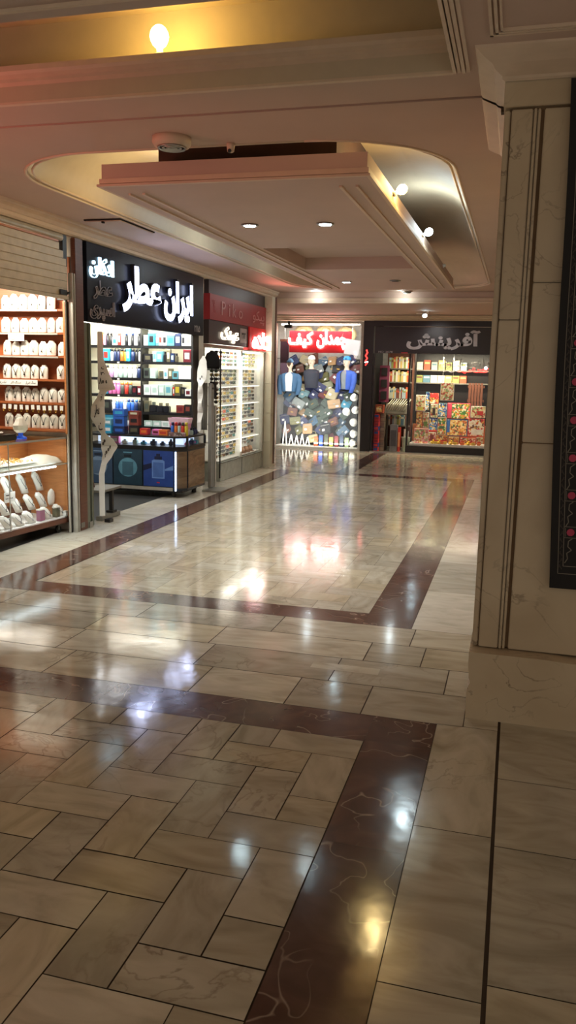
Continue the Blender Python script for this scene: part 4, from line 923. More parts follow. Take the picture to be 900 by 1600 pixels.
for s_, a, b_, h in (('P', 11.04, 11.20, 2.53), ('i', 11.34, 11.39, 2.51), ('k', 11.50, 11.66, 2.53), ('o', 11.77, 11.95, 2.46)): letters('letter', s_, (a, b_, 2.345, h), 'x', -4.034, mat('pink_letter', (212, 150, 150), .4), t, .006)
letters('lettering', 'پیکو', (12.45, 13.05, 2.31, 2.52), 'x', -4.034, mat('pink_letter', (212, 150, 150), .4), t, .006)
mb = MB()
for a, b_ in ((10.66, 10.85), (13.2, 13.4)):
    for k in range(3): mb.prism([(a+.06*k, 2.52), (a+.06*k+.02, 2.52), (b_-.05*k, 2.36), (b_-.05*k-.02, 2.36)], -4.034, -4.032, 'x')
obj('tool_pattern', mb, mat('dusky_red', (180, 76, 80), .4), t)
t = thing('neon_sign', 'dark lower fascia with outlined neon word, grey tag and red lit box', 'sign', (-4.08, 12.1, 1.92))
obj('board', MB().box(-4.13, -4.05, 10.60, 12.30, 1.94, 2.255), 'brownsign', t); obj('red_box', MB().box(-4.13, -4.03, 12.305, 13.52, 1.90, 2.255), 'redlit', t)
letters('neon_letters', 'عینک', (11.04, 11.80, 1.97, 2.20), 'x', -4.045, mat('neon_cream', (255, 250, 235), .5, emit=2, ecol=(255, 240, 215)), t, .02, outline=.009, fat=.03)
letters('lit_letters', 'کلاه', (12.42, 13.36, 1.935, 2.19), 'x', -4.029, 'neonw', t, .03, fat=.015); letters('red_outline', 'کلاه', (12.38, 13.40, 1.92, 2.21), 'x', -4.030, 'neonr', t, .01, outline=.012, fat=.03)
tg = obj('number_tag', MB().box(-4.05, -4.044, 11.90, 12.20, 2.0, 2.21), 'greyletter', t); letters('digits', '۳۲۲', (11.96, 12.14, 2.06, 2.15), 'x', -4.0435, 'dark', tg, .003)
obj('lower_trim', MB().box(-4.08, -4.02, 10.6, 13.5, 1.885, 1.90), 'pale', t)
WY0, WY1 = 11.08, 13.1
win = struct('window_3', MB().box(-4.055, -4.049, WY0, WY1, .27, 1.88), 'glass')
struct('window_3_side', MB().box(-4.5, -4.056, WY0-.006, WY0, .27, 1.88), 'glass')
t = thing('sunglasses_cabinet', 'brightly lit white cabinet behind glass holding rows of sunglasses', 'cabinet', (-4.4, 12.1, 0))
obj('base', MB().box(-4.6, -4.05, WY0, WY1, .002, .265), mat('base_grey', (168, 172, 160), .25), t, .003); obj('base_seam', MB().box(-4.049, -4.046, 12.05, 12.06, .01, .26).box(-4.049, -4.046, WY0, WY1, .26, .268), 'dark', t)
lw = mat('white_rack', (248, 246, 236), .5, var=.02)
obj('back_panel', MB().box(-4.32, -4.30, WY0+.02, WY1-.02, .27, 1.9), lw, t); obj('corner_edge', MB().box(-4.062, -4.046, WY0-.008, WY0+.008, .05, 1.88), 'dark', t)
obj('post', MB().box(-4.20, -4.07, 12.03, 12.10, .27, 1.88), lw, t)
gz = [.30, .565, .83, 1.095, 1.36, 1.625, 1.875]
for zz in gz[:-1]: obj('shelf', MB().box(-4.298, -4.10, WY0+.02, WY1-.02, zz-.022, zz-.008), lw, t)
obj('top_light', MB().box(-4.25, -4.10, WY0+.02, WY1-.02, 1.862, 1.875), 'strip', t)
obj('end_frame', MB().box(-4.10, -4.045, WY1+.001, WY1+.05, .0, 1.9), 'pale', t)
obj('side_glass_leg', MB().box(-4.5, -4.46, WY0-.03, WY0-.008, .002, .26), 'steel', t)
def shades(fr, ln):
    mb = MB()
    for s in (-1, 1):
        pr = [(s*.033+.027*math.cos(2*PI*i/10), .021*math.sin(2*PI*i/10)) for i in range(10)]
        mb.add([Vector((.0, p[0], p[1])) for p in pr], [tuple(range(10))], 1)
        mb.tube([(.001, *p) for p in pr]+[(.001, *pr[0])], .004, 4)
        mb.tube([(0, s*.06, .008), (-.05, s*.058, .006), (-.058, s*.055, -.006)], .003, 4)
    mb.tube([(0, -.008, .006), (.003, 0, .009), (0, .008, .006)], .003, 4)
    return obj('sunglasses', mb, [fr, ln])
SV = [('black framed', shades('black', c3((24, 24, 26), rough=.1))), ('gold framed', shades('gold', c3((150, 145, 80), rough=.15))), ('green tinted', shades('dark', c3((70, 100, 74), rough=.1))), ('brown tinted', shades(c3((70, 45, 30)), c3((110, 78, 46), rough=.1))), ('yellow tinted', shades('dark', c3((190, 180, 96), rough=.1))), ('teal tinted', shades('dark', c3((70, 150, 140), rough=.1))), ('red framed', shades(c3((190, 70, 40)), c3((180, 100, 50), rough=.1)))]
SECN = ['lowest', 'second lowest', 'third lowest', 'third highest', 'second highest', 'topmost']
rnd = random.Random(5)
for bi, (y0, y1, ncol, bay) in enumerate(((11.16, 11.98, 6, 'left bay'), (12.15, 12.86, 5, 'right bay'))):
    for gi in range(6):
        for r_ in range(4):
            for c in range(ncol):
                if bi == 1 and gi == 0 and r_ < 2: continue
                if bi == 1 and gi == 5 and c > 1: wts = [0, 0, 0, 0, 4, 0, 0]
                elif bi == 1 and gi == 5: wts = [0, 0, 0, 0, 0, 1, 0]
                else: wts = [9 if c > 3 else 5, 3, 2, 3, 3 if bi == 0 else 1, 1, .4]
                k = rnd.choices(range(7), wts)[0]
                nm, o0 = SV[k]
                put(o0, (-4.15+rnd.uniform(-.01, .01), y0+(y1-y0)*c/(ncol-1), gz[gi]+.045+.057*r_), 0, f'{nm} sunglasses in the {SECN[gi]} section of the cabinet, {bay}', 'sunglasses', f'{nm} sunglasses, {SECN[gi]} section, {bay}')
rnd = random.Random(6)
for gi in range(1, 6):
    for r_ in range(4):
        k = rnd.choices(range(7), [6, 3, 1, 2, 2, 0, 0])[0]; nm, o0 = SV[k]
        put(o0, (-4.16, 11.10, gz[gi]+.045+.057*r_), -PI/2, f'{nm} sunglasses facing the side pane of the cabinet, {SECN[gi]} section', 'sunglasses', f'{nm} sunglasses at the side pane, {SECN[gi]} section')
for k in range(4):
    o = thing('folded_hat', f'brown soft hat on the cabinet floor of the right bay, {ORD[k]} from the left', 'hat', (-4.17, 12.2+.2*k, .293), 0, 'brown hats on the cabinet floor')
    obj('crown', MB().ell([(.012, .05, .055), (.06, .047, .05), (.09, .03, .034), (.095, .005, .005)], n=12), c3((150, 112, 84), rough=.9), o, **L); obj('brim', MB().ell([(0, .07, .085), (.008, .072, .088), (.0115, .052, .058)], n=12), c3((130, 96, 72), rough=.9), o, **L)
pe = struct('pillar_end', MB().box(-4.12, -3.93, 13.16, 13.40, 0, .42).box(-4.12, -3.93, 13.16, 13.40, .424, .9).box(-4.12, -3.93, 13.16, 13.40, .904, 1.38).box(-4.12, -3.93, 13.16, 13.40, 1.384, 1.9).box(-4.12, -3.93, 13.16, 13.40, 1.904, 2.78), 'stone2')
obj('brown_edge', MB().box(-3.929, -3.92, 13.33, 13.405, 0, 2.78), 'woodd', pe)
struct('baseboard_left', MB().box(-3.94, -3.915, 13.14, 13.42, 0, .04), 'stone2')
# ================================================================== BAG SHOP (back wall, left)
YB = 16.7
BXL, BXR = -4.88, -3.10
struct('window_1', MB().box(BXL, BXR, YB, YB+.008, .04, 2.56), 'glass')
struct('trim_4', MB().box(BXL-.03, BXL, YB-.03, YB+.03, .0, 2.6).box(BXL, BXR, YB-.03, YB+.03, .0, .038).box(BXL, BXR, YB-.03, YB+.03, 2.562, 2.61), 'pale')
struct('trim_5', MB().box(BXR-.0, BXR+.05, YB-.04, YB+.04, 0, 2.6), 'pale')
struct('wall_back_bag_shop', MB().box(-5.6, -3.0, 17.56, 17.6, 0, 2.7).box(-5.6, -5.56, 16.86, 17.55, 0, 2.7), 'whitewall')
struct('wall_back_frame', MB().box(-3.045, -2.84, YB-.05, 17.9, 0, 2.64), 'blackwall')
t = thing('display_platform', 'white lit floor platform of the bag shop window', 'platform', (-4, 17, 0)); obj('top', MB().box(-4.87, -3.06, YB+.02, 17.5, .002, .05), lw, t)
obj('light_tube', MB().box(-4.8, -3.15, YB+.06, YB+.09, 2.53, 2.555), 'strip', t)
t = thing('sloped_display', 'dark sloped display board behind the heap of wallets and bags', 'display board', (-4, 17.2, .05))
obj('board', MB().prism([(17.1, .052), (17.53, 1.85), (17.55, 1.85), (17.4, .052)], -4.87, -3.1, 'x'), mat('dark_velvet', (46, 42, 44), .9), t)
def sl(z): return 17.0+.43*min(1, (z-.05)/1.45)
BAGC = [('dark green', (58, 74, 62)), ('navy', (48, 56, 96)), ('black', (32, 32, 36)), ('olive', (122, 120, 80)), ('beige', (180, 168, 132)), ('slate blue', (80, 106, 128)), ('brown', (110, 68, 54)), ('teal', (50, 116, 130)), ('grey', (128, 134, 130)), ('maroon', (104, 44, 48)), ('pale blue', (150, 190, 200)), ('tan', (178, 142, 100))]
def wallet_mesh(kind, root, m):
    w, h = {'wallet': (.25, .17), 'handbag': (.24, .19), 'pouch': (.21, .22)}[kind]; K2 = dict(local=True)
    obj('body', MB().box(-w/2, w/2, -.024, .024, 0, h), m, root, .01, **K2)
    if kind == 'wallet': obj('flap', MB().box(-w/2, w/2, -.034, -.0245, h*.42, h), m, root, .004, **K2); obj('clasp', MB().box(-.016, .016, -.038, -.0342, h*.42, h*.55), 'steel', root, **K2); obj('price_tag', MB().box(w*.1, w*.32, -.026, -.0245, h*.08, h*.3), 'print_white', root, **K2)
    elif kind == 'handbag': obj('handle', MB().tube([(-w*.3, 0, h), (-w*.28, 0, h+.06), (0, 0, h+.09), (w*.28, 0, h+.06), (w*.3, 0, h)], .009, 6), m, root, **K2); obj('pocket', MB().box(-w*.4, w*.4, -.038, -.0245, h*.08, h*.55), m, root, .004, **K2); obj('buckle', MB().box(-.03, .03, -.042, -.0382, h*.4, h*.5), 'gold', root, **K2)
    else: obj('zip', MB().box(-w*.42, w*.42, -.029, -.0245, h*.78, h*.82), 'steel', root, **K2); obj('price_tag', MB().box(-w*.3, -w*.05, -.026, -.0245, h*.3, h*.5), 'print_white', root, **K2)
rnd = random.Random(11); proto = {}
for r_ in range(10):
    nc = 8
    for c in range(nc):
        z = .12+.18*r_; x = BXL+.10+(1.66/nc)*(c+.5)+(.05 if r_ % 2 else -.04)+rnd.uniform(-.03, .03)
        if r_ < 6 and x > -3.36: continue
        if x > -3.2: continue
        if r_ == 0 and x < -4.15: continue
        ci = rnd.choices(range(12), [5, 4, 4, 4, 3, 4, 3, 1, 2, 2, 1, 2])[0]; cn_, cc = BAGC[ci]; kd = rnd.choices(['wallet', 'handbag', 'pouch'], [4, 2, 2])[0]
        if (r_, c) == (4, 6): cn_, cc, kd = 'turquoise', (40, 160, 195), 'pouch'
        if (r_, c) == (6, 4): cn_, cc, kd = 'sage', (150, 152, 118), 'wallet'
        if (r_, c) == (5, 1): cn_, cc, kd = 'pale blue', (160, 200, 208), 'pouch'
        lab = f'{cn_} {kd} in the bag shop window heap, {ORD[r_]} layer up, {ORD[c]} from the left'
        loc = (x, sl(z)-(.13 if r_ else .06)-rnd.uniform(0, .03)-(.05 if (c+r_) % 2 else -.03), z); rot = (-.32+rnd.uniform(-.15, .15), rnd.choice((-1, 1))*rnd.uniform(.1, .8), rnd.uniform(-.4, .4)); s = rnd.uniform(.85, 1.15)
        key = (cn_, kd)
        if key not in proto:
            o = thing({'wallet': 'leather_wallet', 'handbag': 'handbag', 'pouch': 'zip_pouch'}[kd], lab, kd, loc, 0, 'heap of wallets and bags in the window'); wallet_mesh(kd, o, mat('leather_'+cn_.replace(' ', '_'), cc, .35, bump=.2))
            o.rotation_euler = rot; o.scale = (s,)*3; proto[key] = o
        else: dup(proto[key], loc, rot, lab, kd, 'heap of wallets and bags in the window', (s,)*3)
row_items = [('orange', (190, 80, 40)), ('blue', (50, 80, 170)), ('dark green', (60, 66, 50)), ('yellow green', (160, 156, 70)), ('maroon', (110, 44, 48)), ('navy', (50, 62, 84)), ('sage', (130, 150, 110))]
for k, (nm, c) in enumerate(row_items):
    x = -4.02+.11*k; o = thing('belt_roll', f'{nm} upright boxed belt at the front edge of the bag shop window', 'belt box', (x, YB+.14, .051), .1*(-1)**k, 'boxed belts along the window front')
    obj('box', MB().box(-.04, .04, -.02, .02, 0, .2+.03*(k % 3)), c3(c), o, .004, local=True); obj('label_band', MB().box(-.041, .041, -.022, .0205, .05, .075), 'print_white', o, local=True)
hat0 = None
for k, (x, z) in enumerate(((-3.24, 1.10), (-3.2, .84), (-3.38, .80), (-3.22, .58), (-3.21, .34), (-3.22, .14))):
    lab = f'white bucket hat, right edge of the bag shop window, {ORD[k]} from the top'
    if not hat0:
        hat0 = thing('bucket_hat', lab, 'hat', (x, YB+.16, z), 0, 'white bucket hats')
        q = Matrix.Rotation(PI/2-.3, 4, 'X')
        obj('crown', MB().ell([(0, .055, .055), (.035, .053, .053), (.065, .042, .042), (.07, .02, .02)], n=16), 'bust', hat0, local=True); obj('brim', MB().ell([(-.04, .085, .085), (-.036, .088, .088), (-.002, .058, .058)], n=16), 'bust', hat0, local=True); hat0.rotation_euler = (1.0, .2, 0)
    else: dup(hat0, (x, YB+.16, z), (1.0+.1*k, .2*(-1)**k, .2*k), lab, group='white bucket hats')
hook = thing('hat_rack', 'thin metal rack holding the white bucket hats at the right of the window', 'rack', (-3.2, YB+.3, .05)); obj('post', MB().tube([(-3.16, YB+.3, .051), (-3.16, YB+.3, 1.2)], .01), 'steel', hook)
for z in (.1, .36, .62, .88, 1.06): obj('arm', MB().tube([(-3.16, YB+.3, z), (-3.24, YB+.22, z+.02)], .006), 'steel', hook)
for k, x in enumerate((-4.70, -4.56, -4.44, -4.32, -4.2)):
    h = (.5, .22, .2, .24, .18)[k]; o = thing('display_stand', f'white tapering display stand at the window front, {ORD[k]} from the left', 'display stand', (x, YB+.14, .051), 0, 'white stands in the bag shop window')
    obj('legs', MB().prism([(-.055, 0), (-.035, 0), (0, h*.8), (.035, 0), (.055, 0), (.008, h), (-.008, h)], -.012, .012, 'y'), 'bust', o, local=True); obj('foot', MB().box(-.06, .06, -.03, .03, -.0005, .006), 'bust', o, local=True)
# mannequins
def mannequin(x, y, z, s, jac, shirt, lab, yaw, cap=None, caplab='', head=True, jn=''):
    m = thing('mannequin', lab, 'mannequin', (x, y, z), yaw); m.scale = (s,)*3; q = dict(local=True)
    skin = mat('mannequin_skin', (214, 190, 165), .5)
    pr = [(0, .155, .10), (.12, .16, .105), (.26, .185, .115), (.36, .195, .115), (.42, .17, .095), (.455, .075, .065), (.50, .052, .055), (.54, .05, .055), (.56, .058, .07, 0, -.012), (.60, .072, .088, 0, -.015), (.66, .08, .1, 0, -.012), (.72, .072, .095, 0, -.008), (.765, .045, .06), (.78, .01, .012)]
    b = MB().ell(pr, n=18)
    b.ball((0, -.115, .625), .014, 8, 0, (.8, 1, 1.3))                       # nose
    b.ball((-.08, 0, .63), .014, 8, 0, (.5, 1, 1.4)); b.ball((.08, 0, .63), .014, 8, 0, (.5, 1, 1.4))
    obj('body', b, skin, m, **q)
    e = MB()
    for sx in (-.03, .03): e.ball((sx, -.103, .65), .009, 8, 0, (1.3, .6, .7))
    e.box(-.02, .02, -.107, -.10, .592, .598); obj('face_features', e, c3((70, 40, 40)), m, **q)
    if shirt: obj('shirt', MB().ell([(z_, rx*1.06, ry*1.08) for z_, rx, ry in [p[:3] for p in pr[:6]]], n=18), shirt, m, **q)
    if jac:
        j = MB(); n = 18
        rings = []
        for z_, rx, ry in [p[:3] for p in pr[:6]]:
            rings.append([Vector((rx*1.2*math.sin(a), -ry*1.3*math.cos(a), z_-.01)) for a in [.42+(2*PI-.84)*i/n for i in range(n+1)]])
        j.loft(rings, 0, True, False, False)
        for sgn in (-1, 1):
            j.loft([[Vector((sgn*(.185+dx)+r_*math.cos(2*PI*i/10), dy+r_*math.sin(2*PI*i/10), z_)) for i in range(10)] for z_, dx, dy, r_ in ((.42, -.02, 0, .05), (.36, .035, 0, .07), (.2, .06, -.01, .062), (.04, .05, -.04, .052), (-.08, .03, -.09, .046))])
        o = obj('jacket', j, jac, m, **q)
        md = o.modifiers.new('thick', 'SOLIDIFY'); md.thickness = .008; md.offset = 1
    if cap:
        c = thing('cap', caplab, 'cap', (x, y, z+.69*s), yaw); c.scale = (s,)*3
        obj('crown', MB().ell([(0, .088, .108), (.04, .086, .105), (.08, .066, .08), (.1, .03, .035), (.105, .008, .008)], n=16), cap, c, **q)
        obj('peak', MB().prism([(-.075, -.06)]+[(.075*math.cos(PI+PI*k/8), -.085+.09*math.sin(PI+PI*k/8)) for k in range(9)]+[(.075, -.06)], .0, .008, 'z'), cap, c, **q)
    return m
denim = mat('denim_blue', (56, 92, 124), .8); shirtw = mat('white_shirt', (240, 244, 246), .7)
pa = atY(452, 611, YB+.26); mannequin(pa.x, YB+.26, pa.z, .86, denim, shirtw, 'mannequin in blue denim jacket and white shirt at the left of the window', .1, mat('cap_denim', (84, 128, 158), .8), 'blue denim cap on the mannequin with white shirt')
pa = atY(486, 606, YB+.36); mannequin(pa.x, YB+.36, pa.z, .86, None, mat('dark_top', (40, 44, 56), .8), 'mannequin head and shoulders in the middle of the window', 0, shirtw, 'white cap on the middle mannequin')
pa = atY(541, 608, YB+.30); mannequin(pa.x, YB+.30, pa.z, .86, mat('royal_blue', (48, 84, 170), .8), mat('grey_shirt', (120, 126, 130), .8), 'mannequin in royal blue jacket at the right of the window', -.5, mat('cap_sky', (60, 150, 210), .7), 'sky blue cap on the right hand mannequin')
for k, (x, z) in enumerate(((-4.43, 2.38), (-3.94, 2.40), (-3.5, 2.36))):
    h = thing('straw_hat', ['wide straw hat hanging at the top left of the bag shop window', 'wide straw hat hanging at the top middle of the bag shop window', 'wide straw hat hanging at the top right of the bag shop window'][k], 'hat', (x, YB+.45, z), 0, 'straw hats hanging in the window')
    T_ = Matrix.Rotation(PI/2-.25, 4, 'X'); st_ = mat('straw', (206, 188, 140), .8, bump=.3, scale=60)
    obj('crown', MB().ell([(0, .1, .1), (.06, .09, .095), (.09, .06, .065), (.1, .01, .01)], (0, 0, 0), 18, 0, T_), st_, h, local=True); obj('brim', MB().ell([(-.012, .21, .2), (-.006, .212, .202), (.0, .1, .1), (-.004, .098, .098)], (0, 0, 0), 22, 0, T_), st_, h, local=True)
    obj('cord', MB().tube([(0, 0, .18), (0, .0, 2.68-z)], .004, 5), 'bust', h, local=True)
t = thing('neon_sign', 'glowing white Persian neon words with red rims across the bag shop window', 'sign', (-4.0, YB+.12, 2.1))
obj('red_board', MB().box(-4.66, -3.34, YB+.2, YB+.215, 1.98, 2.42), mat('red_acrylic', (150, 26, 34), .3, emit=.06, ecol=(255, 20, 30)), t)
for s, r_ in (('چمدان', (-4.05, -3.42, 2.05, 2.42)), ('کیف', (-4.66, -4.14, 2.08, 2.40))):
    letters('lit_letters', s, r_, 'y', YB+.13, 'neonw', t, .03, fat=.03); letters('red_rim', s, (r_[0]-.02, r_[1]+.02, r_[2]-.03, r_[3]+.015), 'y', YB+.17, 'neonr', t, .02, outline=.02, fat=.05)
t = thing('paper_notice', 'blank white paper hanging crooked right of the neon words', 'paper', (-3.3, YB+.08, 2.1)); obj('sheet', MB().box(-.15, .15, -.003, .003, -.15, .15, 0, Matrix.Rotation(.14, 4, 'Y')), mat('glowing_paper', (250, 250, 250), .6, emit=.6), t, local=True); obj('thread', MB().tube([(0, .0, .15), (0, 0, .44)], .003, 4), 'bust', t, local=True)  # the sheet's brightness is put in as emission; paper is no light source
for i, (x, z, c, lab) in enumerate(((-4.76, 1.75, 'plum', 'dark plum panel standing at the left edge of the bag shop window'),)):
    o = thing('plum_board', lab, 'board', (x, YB+.2, z)); obj('cord', MB().tube([(0, 0, .5), (0, 0, .9)], .004, 4), 'bust', o, local=True); obj('panel', MB().box(-.09, .09, -.01, .01, -.3, .45), mat('plum_panel', (58, 28, 44), .7), o, local=True); obj('rim', MB().box(-.1, .1, -.012, .012, .4505, .5), 'woodd', o, local=True)
for k, (x, z, w, h, c) in enumerate(((-4.22, 1.72, .2, .16, 'pale blue'), (-3.72, 1.66, .22, .14, 'beige'), (-4.12, 1.52, .22, .15, 'navy'), (-3.66, 1.48, .2, .14, 'black'), (-3.82, 1.50, .12, .2, 'grey'), (-4.36, 1.5, .15, .22, 'dark green'), (-3.56, 1.62, .12, .12, 'navy'))):
    cc = dict(BAGC)[c]; o = thing('hanging_bag', f'{c} bag hanging behind the mannequins, {ORD[k]} of the hanging row', 'bag', (x, YB+.62, z), rnd.uniform(-.2, .2), 'bags hanging behind the mannequins')
    obj('body', MB().box(-w/2, w/2, -.03, .03, -h/2, h/2), mat('leather_'+c.replace(' ', '_'), cc, .45, bump=.2), o, .012, local=True); obj('strap', MB().tube([(-w*.4, 0, h/2), (-w*.3, 0, h/2+.12), (0, 0, h/2+.17), (w*.3, 0, h/2+.12), (w*.4, 0, h/2)], .006), 'jet', o, local=True)
rail = thing('hanging_rail', 'metal rail holding the hanging bags inside the bag shop', 'rail', (-4, YB+.62, 1.9)); obj('rail', MB().tube([(-5.5, YB+.62, 1.86), (-3.06, YB+.62, 1.86)], .01), 'steel', rail)
t = thing('small_neon', 'small vertical red neon strip on the black frame between two shops', 'sign', (-2.97, YB-.06, 1.95))
obj('backing', MB().box(-3.03, -2.92, YB-.056, YB-.051, 1.72, 2.08), 'black', t); obj('red_tube', MB().tube([(-2.99, YB-.064, 1.74), (-2.955, YB-.064, 1.78), (-2.99, YB-.064, 1.83), (-2.955, YB-.064, 1.88), (-2.99, YB-.064, 1.93), (-2.955, YB-.064, 1.99), (-2.975, YB-.064, 2.05)], .016), 'neonr', t); obj('white_tube', MB().tube([(-3.0, YB-.064, 1.80), (-2.94, YB-.064, 1.81)], .012), 'neonw', t)
t = thing('hanging_cable', 'white cable drooping at the top right corner of the bag shop window', 'cable', (-3.2, YB-.06, 2.5)); obj('cable', MB().tube([(-3.5+.1*k, YB-.05, 2.54-.07*math.sin(PI*k/3.5)**2) for k in range(5)], .008), 'white', t)
t = thing('wall_camera', 'small dark camera at the top left corner of the bag shop window', 'camera', (-4.6, YB-.1, 2.5)); obj('housing', MB().box(-4.68, -4.52, YB-.16, YB-.04, 2.46, 2.53), 'dark', t, .01); obj('mount', MB().box(-4.62, -4.58, YB-.09, YB-.05, 2.531, 2.6), 'dark', t)
# ================================================================== TOY AND BOOK SHOP (back wall, right)
t = thing('shop_sign', 'black book shop sign with big grey Persian letters on the back wall', 'sign', (-1.7, YB-.08, 1.98))
obj('board', MB().box(-2.80, .14, YB-.13, YB-.051, 1.985, 2.50), 'toysign', t, .004); obj('upper_board', MB().box(-2.838, .14, YB-.10, YB-.05, 2.51, 2.62), 'black', t)
letters('lettering', 'آفرینش', (-2.17, -.75, 2.06, 2.44), 'y', YB-.131, 'greyletter', t, .015, fat=.04)
letters('letters', 'NO:', (-2.72, -2.61, 1.995, 2.03), 'y', YB-.131, 'greyletter', t, .003); letters('digits', '2078', (-2.58, -2.44, 1.995, 2.03), 'y', YB-.131, 'greyletter', t, .003)
obj('edge_trim', MB().box(-2.81, -2.80, YB-.132, YB-.05, 1.985, 2.5), 'grey', t); obj('red_tab', MB().box(-2.27, -2.14, YB-.134, YB-.130, 1.985, 2.01), 'redsign', t)
struct('wall_back_plinth', MB().box(-2.12, .14, YB-.02, YB+.12, .0, .155), 'blackwall')
struct('window_2', MB().box(-2.08, .14, YB, YB+.008, .16, 1.98), 'glass')
struct('door_1', MB().box(-2.835, -2.80, YB-.04, YB+.04, 0, 1.98).box(-2.12, -2.085, YB-.0, YB+.06, .156, 1.98), 'black')
struct('wall_back_step', MB().box(-2.83, .14, YB-.16, YB-.03, 0, .022), 'steel')
t = thing('display_counter', 'pale counter ledge under the game boxes inside the toy shop window', 'counter', (-1.2, 17, 0)); obj('ledge', MB().box(-2.06, .1, YB+.13, 17.5, .002, .2), lw, t)
obj('riser', MB().box(-2.06, .1, 17.28, 17.5, .2, .56), 'woodp', t)
PR = [prints('print_red', [(200, 50, 45), (245, 230, 200), (225, 170, 80), (250, 240, 225), (120, 80, 60)]), prints('print_green', [(90, 150, 60), (240, 232, 200), (210, 180, 60), (60, 110, 70), (235, 120, 90)]), prints('print_blue', [(50, 90, 170), (235, 235, 240), (90, 160, 200), (40, 60, 110), (240, 200, 90)]), prints('print_cream', [(240, 225, 180), (225, 200, 140), (190, 80, 60), (245, 238, 215), (150, 170, 110)]), prints('print_orange', [(225, 160, 80), (245, 225, 170), (190, 100, 60), (240, 205, 115), (100, 110, 70)]), prints('print_pink', [(225, 130, 140), (245, 230, 205), (200, 100, 90), (150, 170, 110), (240, 205, 130)])]
def pxbox(x0, y0, x1, y1, Y, dep, pr, edge, lab, cat='game box', nm='game_box', lean=0, extra=None):
    a = atY(x0, y1, Y); b_ = atY(x1, y1, Y); c = atY((x0+x1)/2, y0, Y); x, w, h = (a.x+b_.x)/2, (b_.x-a.x), c.z-(a.z+b_.z)/2; z = (a.z+b_.z)/2
    o = thing(nm, lab, cat, (x, Y+dep/2, z)); q = dict(local=True)
    obj('carton', MB().box(-w/2, w/2, -dep/2, dep/2, 0, h), c3(edge), o, .004, **q)
    mb = MB().box(-w*.47, w*.47, -dep/2-.002, -dep/2-.0003, h*.03, h*.97, 0)
    obj('cover', mb, PR[pr], o, **q)
    if extra:
        e = MB()
        for (u0, u1, v0, v1) in extra[1]: e.prism([(w*(u0-.5), h*v0), (w*(u1-.5), h*v0), (w*(u1-.5), h*v1), (w*(u0-.5), h*v1)], -dep/2-.004, -dep/2-.0022, 'y')
        obj('cover_panel', e, c3(extra[0]), o, **q)
    return o
W, Rr = (248, 244, 232), (205, 50, 48)
Y1 = 16.95
B = [(649, 617, 664, 642.5, 3, W, 'cream game box with a yellow picture at the left of the toy window', ((205, 190, 70), [(.2, .8, .05, .25)])), (664.5, 612, 670, 641, 2, (60, 110, 110), 'slim teal bottle shaped pack between two tall boxes in the toy window', None), (671, 614.5, 685, 631, 0, Rr, 'box with a big red top in the toy window', (Rr, [(.05, .95, .6, .95)])),
 (672, 631.5, 683, 652.5, 3, W, 'white box with dark drawing under the red topped box', ((60, 40, 40), [(.3, .7, .2, .7)])), (684.5, 630, 697.5, 651, 2, (120, 160, 170), 'pale teal box with dark faces left of the big green game', None), (698, 630, 734, 654.5, 1, (220, 80, 110), 'large green and pink picture game box, biggest in the toy window', ((225, 70, 100), [(.02, .2, .05, .95)])),
 (735, 635, 758, 653, 3, W, 'white box with a red book picture beside the biggest game box', (Rr, [(.45, .85, .25, .6)])), (649.5, 643, 659, 668.5, 4, (220, 110, 50), 'tall orange box at the left of the toy window middle row', None), (659.8, 644, 669.3, 668.5, 3, W, 'tall white box with green print beside the orange box', ((110, 150, 70), [(.2, .8, .1, .4)])),
 (670, 653.5, 682.5, 674, 2, (40, 70, 140), 'blue box with red lower edge in the toy window middle row', (Rr, [(0, 1, .0, .1)])), (683, 652, 696, 679, 1, (225, 230, 210), 'tall white and green box in the middle of the toy window', ((70, 110, 80), [(.2, .8, .35, .5)])), (697, 655.5, 729.5, 681, 4, (60, 120, 190), 'large blue edged box with an orange farm picture', ((50, 110, 190), [(.02, .16, .2, .95)])),
 (730.5, 654.5, 756, 682, 0, (220, 60, 80), 'large red and white box at the right of the toy window', ((245, 240, 230), [(.2, .9, .1, .4)])), (646, 669.5, 668, 697, 5, (230, 190, 180), 'pink patterned gift pack at the lower left of the toy window', None), (668.5, 676, 680, 692, 5, W, 'small white photo pack beside the pink gift pack', ((150, 60, 60), [(.25, .75, .2, .8)])), (680.5, 680, 699, 689, 4, (150, 120, 90), 'low brown picture box under the tall green box', None),
 (700, 683, 716.5, 695, 4, (200, 180, 140), 'small cream and brown box on the toy window ledge', None), (718, 684, 743, 699, 0, Rr, 'wide red box on the toy window ledge', ((240, 200, 120), [(.1, .9, .05, .4)])), (744, 684, 754, 693, 3, (190, 200, 180), 'small grey green box at the right end of the toy window ledge', None)]
for k, (x0, y0, x1, y1, pr, ed, lab, ex) in enumerate(B): pxbox(x0, y0, x1, y1, Y1+(.05*(k % 3)) if y1 < 684 else Y1-.06, .06, pr, ed, lab, extra=ex)
